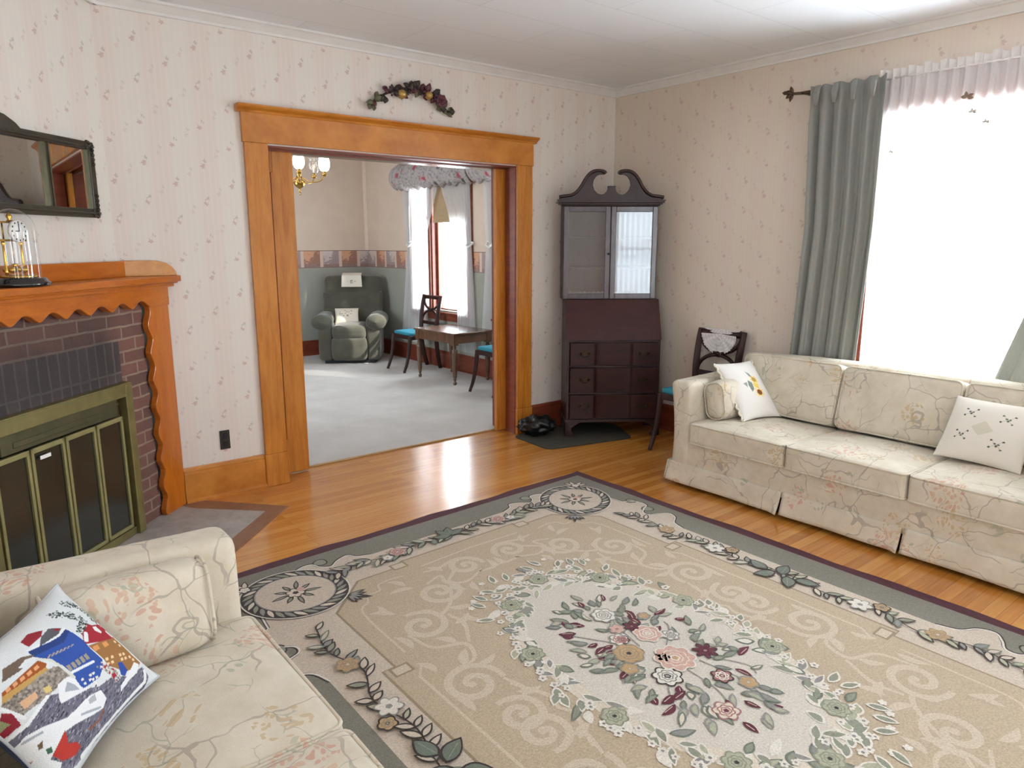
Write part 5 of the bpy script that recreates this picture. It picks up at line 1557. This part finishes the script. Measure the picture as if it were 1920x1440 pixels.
# --- snowy village print (u along the lower edge, v up)
VILLAGE = [
('p','6E6C7C',[(0.492,0.299),(0.59,0.276),(0.648,0.236),(0.72,0.182),(0.898,0.148),(0.899,0.051),(0.827,-0.006),(0.573,0.013),(0.337,0.031),(0.196,0.049),(0.101,0.061),(0.019,0.175),(-0.149,0.366),(-0.057,0.466),(0.067,0.46),(0.261,0.484),(0.393,0.377)]),
('s',['3F3D4A','A9A8B4','4E4C5A','8E8C9A','3F3D4A'],'cob',1,[(0.492,0.299),(0.59,0.276),(0.648,0.236),(0.72,0.182),(0.898,0.148),(0.899,0.051),(0.827,-0.006),(0.573,0.013),(0.337,0.031),(0.196,0.049),(0.101,0.061),(0.019,0.175),(-0.149,0.366),(-0.057,0.466),(0.067,0.46),(0.261,0.484),(0.393,0.377)]),
('p','A01F30',[(0.684,0.62),(0.788,0.66),(0.818,0.618),(0.903,0.589),(0.935,0.545),(0.908,0.437),(0.831,0.454),(0.751,0.488),(0.632,0.56)]),
('p','9A6C3C',[(0.642,0.536),(0.838,0.46),(0.902,0.45),(0.905,0.264),(0.924,0.182),(0.864,0.17),(0.716,0.225),(0.636,0.339),(0.642,0.435)]),
('p','EDEFF0',[(0.807,0.609),(0.843,0.594),(0.839,0.538),(0.816,0.535),(0.792,0.578)]),
('l','EDEFF0',0.03,[(0.711,0.606),(0.668,0.573)]),
('l','EDEFF0',0.025,[(0.899,0.513),(0.899,0.466)]),
('s',['3E4A46','55625C','2E3A3A','AEB9B4'],'tree',1,[(0.84,0.871),(0.88,0.828),(0.911,0.775),(0.907,0.712),(0.903,0.643),(0.921,0.593)]),
('s',['3E4A46','55625C','2E3A3A','AEB9B4'],'tree',1,[(0.689,0.881),(0.726,0.84),(0.757,0.792),(0.777,0.742),(0.795,0.667),(0.743,0.664),(0.692,0.645)]),
('p','DD9A5C',[(0.654,0.511),(0.699,0.5),(0.687,0.467),(0.642,0.478)]),
('p','DD9A5C',[(0.736,0.484),(0.783,0.473),(0.771,0.438),(0.724,0.45)]),
('p','F0CFA6',[(0.849,0.435),(0.876,0.43),(0.868,0.411),(0.841,0.417)]),
('p','F0CFA6',[(0.857,0.394),(0.884,0.388),(0.876,0.369),(0.849,0.375)]),
('p','F0CFA6',[(0.654,0.396),(0.678,0.391),(0.671,0.373),(0.647,0.378)]),
('p','F0CFA6',[(0.7,0.38),(0.724,0.374),(0.717,0.356),(0.692,0.362)]),
('p','F0CFA6',[(0.634,0.367),(0.658,0.361),(0.651,0.343),(0.627,0.349)]),
('p','F0CFA6',[(0.67,0.354),(0.694,0.348),(0.687,0.33),(0.663,0.336)]),
('p','F0CFA6',[(0.774,0.347),(0.8,0.341),(0.792,0.322),(0.767,0.328)]),
('p','F0CFA6',[(0.813,0.333),(0.839,0.326),(0.831,0.308),(0.805,0.314)]),
('p','F0CFA6',[(0.759,0.316),(0.785,0.31),(0.777,0.292),(0.752,0.298)]),
('p','F0CFA6',[(0.798,0.302),(0.824,0.296),(0.816,0.277),(0.79,0.284)]),
('p','F0CFA6',[(0.847,0.284),(0.874,0.277),(0.866,0.258),(0.839,0.265)]),
('p','F0CFA6',[(0.858,0.251),(0.885,0.245),(0.877,0.226),(0.85,0.233)]),
('p','2A4F9E',[(0.369,0.726),(0.647,0.708),(0.651,0.667),(0.652,0.59),(0.635,0.518),(0.634,0.405),(0.605,0.373),(0.535,0.337),(0.421,0.362),(0.407,0.391),(0.423,0.47),(0.431,0.551),(0.416,0.64)]),
('p','1F3A78',[(0.378,0.776),(0.642,0.725),(0.648,0.695),(0.556,0.663),(0.369,0.726)]),
('l','E9ECEE',0.016,[(0.383,0.782),(0.51,0.735),(0.572,0.721),(0.643,0.731)]),
('p','8E1F2C',[(0.41,0.86),(0.483,0.876),(0.549,0.823),(0.508,0.797),(0.408,0.797)]),
('p','55555C',[(0.5,0.793),(0.58,0.805),(0.635,0.745),(0.575,0.73),(0.442,0.75)]),
('p','8E1F2C',[(0.584,0.777),(0.607,0.772),(0.628,0.749),(0.599,0.749)]),
('p','B5A48C',[(0.404,0.659),(0.434,0.669),(0.446,0.664),(0.417,0.654)]),
('p','B5A48C',[(0.427,0.652),(0.457,0.66),(0.468,0.655),(0.441,0.646)]),
('p','B5A48C',[(0.451,0.644),(0.48,0.652),(0.492,0.646),(0.465,0.639)]),
('p','B5A48C',[(0.476,0.637),(0.503,0.643),(0.515,0.638),(0.489,0.631)]),
('p','B5A48C',[(0.5,0.629),(0.527,0.634),(0.539,0.629),(0.514,0.623)]),
('p','B5A48C',[(0.525,0.621),(0.551,0.625),(0.563,0.62),(0.539,0.615)]),
('p','B5A48C',[(0.55,0.613),(0.575,0.616),(0.588,0.61),(0.564,0.608)]),
('p','A39884',[(0.439,0.543),(0.46,0.539),(0.451,0.499),(0.43,0.502)]),
('p','A39884',[(0.469,0.536),(0.49,0.532),(0.482,0.492),(0.46,0.495)]),
('p','A39884',[(0.5,0.53),(0.521,0.525),(0.513,0.485),(0.491,0.488)]),
('p','A39884',[(0.532,0.523),(0.553,0.519),(0.545,0.478),(0.522,0.481)]),
('p','A39884',[(0.563,0.516),(0.585,0.512),(0.577,0.471),(0.554,0.474)]),
('l','EDF0F2',0.018,[(0.433,0.489),(0.575,0.44)]),
('p','EDE8DE',[(0.441,0.419),(0.457,0.416),(0.453,0.401),(0.436,0.405)]),
('p','EDE8DE',[(0.436,0.388),(0.452,0.384),(0.448,0.37),(0.431,0.374)]),
('p','EDE8DE',[(0.495,0.401),(0.512,0.397),(0.507,0.382),(0.491,0.386)]),
('p','EDE8DE',[(0.49,0.369),(0.507,0.365),(0.502,0.35),(0.486,0.354)]),
('p','EDE8DE',[(0.488,0.34),(0.505,0.336),(0.501,0.321),(0.484,0.326)]),
('p','EDE8DE',[(0.517,0.395),(0.534,0.391),(0.53,0.376),(0.513,0.38)]),
('p','EDE8DE',[(0.515,0.36),(0.532,0.356),(0.528,0.341),(0.511,0.345)]),
('p','EDE8DE',[(0.474,0.381),(0.491,0.377),(0.486,0.363),(0.47,0.367)]),
('p','2A4A9C',[(0.709,0.312),(0.749,0.294),(0.744,0.22),(0.692,0.205),(0.669,0.237)]),
('s',['8A8F78','B7B3A6','A31F3A','D9D9DA'],'bits',1,[(0.596,0.37),(0.617,0.322),(0.626,0.273),(0.641,0.23)]),
('p','A31F3A',[(0.609,0.292),(0.637,0.284),(0.639,0.256),(0.599,0.259)]),
('p','6E5C4E',[(0.229,0.796),(0.332,0.778),(0.385,0.733),(0.282,0.715),(0.173,0.735)]),
('p','E3E6E6',[(0.274,0.736),(0.332,0.748),(0.369,0.726),(0.292,0.716)]),
('p','9A4E1E',[(0.133,0.691),(0.367,0.693),(0.384,0.639),(0.359,0.624),(0.111,0.667)]),
('p','E0A274',[(0.151,0.692),(0.177,0.691),(0.171,0.67),(0.145,0.67)]),
('p','E0A274',[(0.192,0.688),(0.218,0.687),(0.212,0.665),(0.186,0.666)]),
('p','E0A274',[(0.234,0.684),(0.261,0.683),(0.255,0.661),(0.227,0.662)]),
('p','E0A274',[(0.277,0.68),(0.304,0.679),(0.298,0.656),(0.27,0.657)]),
('p','E0A274',[(0.32,0.676),(0.348,0.674),(0.342,0.652),(0.314,0.653)]),
('p','C29A58',[(0.116,0.673),(0.362,0.627),(0.363,0.603),(0.082,0.635)]),
('p','93897E',[(0.084,0.638),(0.366,0.605),(0.422,0.573),(0.416,0.484),(0.327,0.49),(0.239,0.492),(0.1,0.513),(0.074,0.628)]),
('s',['A59A90','77706A','6E6560','ADA294'],'stone',1,[(0.084,0.638),(0.366,0.605),(0.422,0.573),(0.416,0.484),(0.327,0.49),(0.239,0.492),(0.1,0.513),(0.074,0.628)]),
('p','DDB08A',[(0.141,0.581),(0.23,0.562),(0.217,0.524),(0.133,0.529)]),
('p','DCC27E',[(0.265,0.544),(0.299,0.533),(0.287,0.495),(0.255,0.509)]),
('l','D9DAD0',0.016,[(0.372,0.699),(0.413,0.637),(0.42,0.54),(0.42,0.455)]),
('p','EDEEF0',[(0.33,0.498),(0.393,0.492),(0.419,0.444),(0.408,0.371),(0.458,0.332),(0.267,0.4),(0.277,0.43)]),
('p','A9ADB6',[(0.323,0.435),(0.375,0.47),(0.393,0.419),(0.393,0.377)]),
('p','EEF0F1',[(-0.156,0.376),(-0.062,0.407),(0.048,0.412),(0.129,0.381),(0.242,0.314),(0.32,0.308),(0.407,0.306),(0.488,0.273),(0.489,0.203),(0.436,0.172),(0.359,0.199),(0.254,0.246),(0.189,0.264),(0.109,0.235),(0.057,0.213),(0.093,0.147),(0.04,0.1)]),
('p','B4B8BE',[(0.392,0.293),(0.444,0.287),(0.43,0.247),(0.38,0.265)]),
('l','A9AFB8',0.014,[(0.022,0.394),(0.109,0.361)]),
('l','A9AFB8',0.014,[(0.311,0.258),(0.424,0.193)]),
('l','F0F1F2',0.022,[(0.07,0.622),(0.101,0.495)]),
('l','F0F1F2',0.02,[(0.246,0.49),(0.089,0.454),(-0.05,0.473)]),
('p','8E2030',[(0.055,0.607),(0.083,0.562),(0.07,0.478),(-0.051,0.491)]),
('p','93986F',[(0.029,0.578),(0.043,0.523),(-0.017,0.528)]),
('p','B8362C',[(0.074,0.219),(0.197,0.271),(0.17,0.195),(0.209,0.162),(0.218,0.115),(0.171,0.106),(0.101,0.149)]),
('p','3E6B50',[(0.069,0.277),(0.097,0.262),(0.086,0.231),(0.062,0.246)]),
('p','6E5A3E',[(0.055,0.329),(0.084,0.325),(0.065,0.293),(0.046,0.302)]),
('p','9E2A34',[(-0.077,0.309),(-0.011,0.318),(0.007,0.281),(-0.024,0.235)]),
('l','8A5A48',0.016,[(0.303,0.147),(0.382,0.134),(0.438,0.163)]),
('p','EDEEF0',[(0.854,0.222),(0.886,0.181),(0.809,0.149),(0.718,0.157),(0.599,0.149),(0.617,0.181),(0.75,0.201)]),
('l','EEF0F1',0.03,[(0.892,0.113),(0.843,0.044),(0.66,0.039),(0.431,0.048),(0.206,0.059)])]
cv = Canvas(270, 230, 'DFE3E4')
r = random.Random(2)
def inside(p, pts):
    c = False
    for i in range(len(pts)):
        (x0, y0), (x1, y1) = pts[i - 1], pts[i]
        if (y0 > p[1]) != (y1 > p[1]) and p[0] < (x1 - x0) * (p[1] - y0) / (y1 - y0) + x0: c = not c
    return c
for it in VILLAGE:
    if it[0] == 'p': cv.poly(it[2], it[1])
    elif it[0] == 'l': cv.line(it[3], it[2], it[1])
    else:
        cs, kind, pts = it[1], it[2], it[4]
        if kind in ('tree', 'bits'):
            for (x0, y0), (x1, y1) in zip(pts, pts[1:]):
                for q in range(34):
                    t = r.random(); cv.disc(x0 + (x1 - x0) * t + r.uniform(-.028, .028), y0 + (y1 - y0) * t + r.uniform(-.03, .03), r.uniform(.004, .008), r.choice(cs))
        else:
            xs = [max(-.02, min(1, p[0])) for p in pts]; ys = [max(-.02, min(1, p[1])) for p in pts]
            for q in range(1500 if kind == 'cob' else 260):
                x, y = r.uniform(min(xs), max(xs)), r.uniform(min(ys), max(ys))
                if inside((x, y), pts):
                    if kind == 'cob': cv.line([(x, y), (x + .012, y + .005)], .006, r.choice(cs))
                    else: cv.disc(x, y, .008, r.choice(cs))
o1 = Vector((.054, 1.461, .447)); e1 = Vector((.246, .321, 0)); e2 = Vector((-.173, .1325, .245))
nn = e1.cross(e2).normalized()
vp, vpt, vn = throw_pillow('throw_pillow', 'snowy village scene cushion with blue houses on the near sofa', cv, o1 + nn * .012, e1, e2, .13, PAINT_KNIT, '3A4468', .12)
ex_, ey_ = e1, e2
rim = MB()
loop = [tuple(vpt(i / 30, 0, 1)) for i in range(30)] + [tuple(vpt(1, i / 24, 1)) for i in range(24)] + [tuple(vpt(1 - i / 30, 1, 1)) for i in range(30)] + [tuple(vpt(0, 1 - i / 24, 1)) for i in range(24)]
rim.tube(loop, .0035, 6, closed=True); rim.build('welt', M('grey_welt', 'B9BCC2', .9, .1, 60), vp)

# --- sunflower cushion
cv = Canvas(110, 150, 'EEEAE3')
def sunfl(x, y, rr, cc):
    for i in range(14):
        a = 2 * pi * i / 14
        cv.poly([(x + rr * .35 * cos(a - .35), y + .72 * rr * .35 * sin(a - .35)), (x + rr * cos(a), y + .72 * rr * sin(a)), (x + rr * .35 * cos(a + .35), y + .72 * rr * .35 * sin(a + .35))], r.choice(('E9C544', 'F0D873', 'E3B73A')))
    cv.disc(x, y, rr * .42, cc, .72)
cv.poly([(.40, .52), (.44, .60), (.52, .55), (.50, .44), (.42, .40)], '77837A'); cv.poly([(.36, .48), (.30, .56), (.40, .57)], '8A968A'); cv.poly([(.50, .76), (.58, .72), (.62, .64), (.54, .66)], '8E9A98')
sunfl(.62, .60, .13, 'B08A3A'); sunfl(.60, .50, .11, 'E5C65A'); sunfl(.60, .38, .15, '7A4420')
cv.line([(.56, .70), (.60, .62)], .012, '6F7F6A')
A_, B_, T_ = Vector((3.700, 2.392, .441)), Vector((3.992, 2.330, .441)), Vector((3.808, 2.652, .752))
ex = B_ - A_; ey = T_ - A_; ey = ey - ex * (ey.dot(ex) / ex.length_squared)
sp_, spt, sn = throw_pillow('throw_pillow', 'white cushion embroidered with yellow sunflowers, edged with a small frill', cv, A_, ex, ey, .115, PAINT, 'E6E1D8', .06)
def frill(side):
    fr = MB(); pts = []
    for i in range(61):
        t = i / 60; p = spt(0 if side == 0 else 1, t, 1) + ex.normalized() * (-.006 if side == 0 else .006) * (1 + sin(t * 60))
        pts.append(tuple(p))
    fr.tube(pts, .006, 6); fr.build('frill', M('cream_frill', 'E2D8C4', .9), sp_)
frill(0); frill(1)

# --- cushion with four sprays of green dots
cv = Canvas(140, 140, 'EAE3D6')
cv.poly([(.36, .50), (.47, .38), (.62, .48), (.50, .62)], 'DAD3BE')
for cx, cy in ((.30, .72), (.72, .70), (.28, .36), (.70, .30)):
    for dx, dy in ((-.065, .055), (.065, .06), (-.07, -.05), (.055, -.06), (-.02, .01), (.02, .005), (0, -.02)):
        cv.disc(cx + dx, cy + dy, .0135, r.choice(('3F5249', '55685C', '4A4F4A')))
        cv.line([(cx, cy), (cx + dx * .8, cy + dy * .8)], .005, 'B3AE9C')
A_, B_, T_ = Vector((3.862, 1.397, .441)), Vector((3.826, 1.005, .441)), Vector((4.045, 1.365, .727))
ex = B_ - A_; ey = T_ - A_; ey = ey - ex * (ey.dot(ex) / ex.length_squared)
throw_pillow('throw_pillow', 'cream cushion embroidered with four sprays of dark green dots', cv, A_, ex, ey, .12, PAINT, 'E0D6C6', .05)

# --- recliner: head cloth and white lumbar cushion
def rec(x, y, z):
    a = radians(-32.4); return Vector((3.913 + x * cos(a) - y * sin(a), 8.154 + x * sin(a) + y * cos(a), z))
cv = Canvas(70, 50, 'E4DACA')
for q in range(16): cv.disc(r.uniform(.2, .8), r.uniform(.35, .75), .03, r.choice(('9A8F7C', 'B5A68E', '857C6C')))
A_, B_, T_ = rec(-.20, .30, .478), rec(.10, .33, .478), rec(-.19, .46, .665)
ex = B_ - A_; ey = T_ - A_; ey = ey - ex * (ey.dot(ex) / ex.length_squared)
throw_pillow('throw_pillow', 'small white cushion propped in the recliner seat', cv, A_, ex, ey, .10, PAINT, 'DDD6CB', .05)
hc = thing('head_cloth', 'white embroidered head cloth over the recliner back', 'cloth', tuple(rec(0, .72, 1.06)), -32.4)
def drop(u, v):
    x = -.125 + .25 * u
    if v < .62:
        t = v / .62
        return (x * (1 + .06 * (1 - t)), -.128 - .0 - .022 * (1 - t) + .005 * sin(u * 9) - .005, -.125 - .03 * abs(2 * u - 1) * (1 - t) * -1 - .035 * (1 - abs(2 * u - 1)) * 0 + .145 * t - .03 * (1 - t) * abs(2 * u - 1))
    t = (v - .62) / .38
    return (x, -.133 + .20 * t, .020 + .030 * sin(pi * min(1, t * .7)))
hm = MB().grid(drop, 50, 40)
cv = Canvas(49, 39, 'E3DACB')
for q in range(14): cv.disc(.50 + r.uniform(-.09, .09), .30 + r.uniform(-.1, .1), .022, r.choice(('8E8070', 'A8997F', '6F7460')))
cv.disc(.68, .30, .03, 'A29277'); cv.disc(.3, .32, .02, 'B9AC94')
ho = hm.build('cloth', PAINT, hc)
at = ho.data.attributes.new('Paint', 'FLOAT_COLOR', 'POINT'); buf = np.ones((40, 50, 4), np.float32)
buf[:, :, :3] = cv.a[np.clip(np.arange(40), 0, 38)][:, np.clip(np.arange(50), 0, 48)]
at.data.foreach_set('color', buf.ravel())
# ------------------------------------------------------------------ light
def area(name, loc, rot, sx, sy, power, color=(1, 1, 1)):
    l = bpy.data.lights.new(name, 'AREA'); l.shape = 'RECTANGLE'; l.size = sx; l.size_y = sy; l.energy = power; l.color = color
    o = bpy.data.objects.new(name, l); COL.objects.link(o); o.location = loc; o.rotation_euler = [radians(a) for a in rot]
    return o
DAY = (.77, .90, 1.0)
area('daylight_window_living', (RX + .45, 1.52, 1.45), (0, 90, 0), 1.7, 1.3, 560, DAY)
area('daylight_window_side', (RX + .45, -.95, 1.45), (0, 90, 0), 1.7, 1.1, 90, DAY)
area('daylight_back_wide', (1.86, BY - .35, 1.45), (90, 0, 0), 1.4, 1.7, 60, DAY)
area('daylight_back_narrow', (-.45, BY - .35, 1.45), (90, 0, 0), 1.0, 1.7, 25, DAY)
area('daylight_left', (LX - .35, -.1, 1.45), (0, -90, 0), 1.7, 1.7, 28, DAY)
area('daylight_far_window', (FX + .45, 7.35, 1.5), (0, 90, 0), 1.7, 1.5, 120, DAY)
area('daylight_far_side', (FX + .45, 5.75, 1.5), (0, 90, 0), 1.7, .9, 60, DAY)
area('daylight_far_left', (FX0 - .4, 6.7, 1.5), (0, -90, 0), 1.7, 1.5, 60, DAY)
sun = bpy.data.lights.new('sun', 'SUN'); sun.energy = 9.0; sun.angle = radians(.6); sun.color = (1, .95, .86)
so_ = bpy.data.objects.new('sun', sun); COL.objects.link(so_)
so_.rotation_euler = Vector((-.50, .70, -.62)).to_track_quat('-Z', 'Y').to_euler()
w = bpy.data.worlds.new('World'); scene.world = w; w.use_nodes = True
bgn = w.node_tree.nodes['Background']; bgn.inputs[0].default_value = (.84, .93, 1.0, 1); bgn.inputs[1].default_value = 5.0

# ------------------------------------------------------------------ camera
cam = bpy.data.cameras.new('camera'); co_ = bpy.data.objects.new('camera', cam); COL.objects.link(co_)
cam.sensor_fit = 'HORIZONTAL'; cam.sensor_width = 36.0; cam.lens = 1338.0 / 1920 * 36.0; cam.clip_start = .05
p_, a_ = radians(11.2), radians(51.4)
Fh = Vector((cos(a_), sin(a_), 0)); Rv = Vector((sin(a_), -cos(a_), 0))
axv = Fh * cos(p_) - Vector((0, 0, 1)) * sin(p_); upv = Fh * sin(p_) + Vector((0, 0, 1)) * cos(p_)
m3 = Matrix((Rv, upv, -axv)).transposed()
co_.matrix_world = Matrix.Translation((0, 0, 1.5)) @ m3.to_4x4()
scene.camera = co_
vs = scene.view_settings
scene.display_settings.display_device = 'sRGB'
vs.view_transform = 'Standard'; vs.look = 'None'; vs.exposure = 0.03; vs.gamma = 1.0; vs.use_curve_mapping = False
scene.cycles.max_bounces = 8; scene.cycles.transparent_max_bounces = 16; scene.cycles.diffuse_bounces = 5
scene.cycles.sample_clamp_indirect = 8.0; scene.cycles.caustics_reflective = False; scene.cycles.caustics_refractive = False
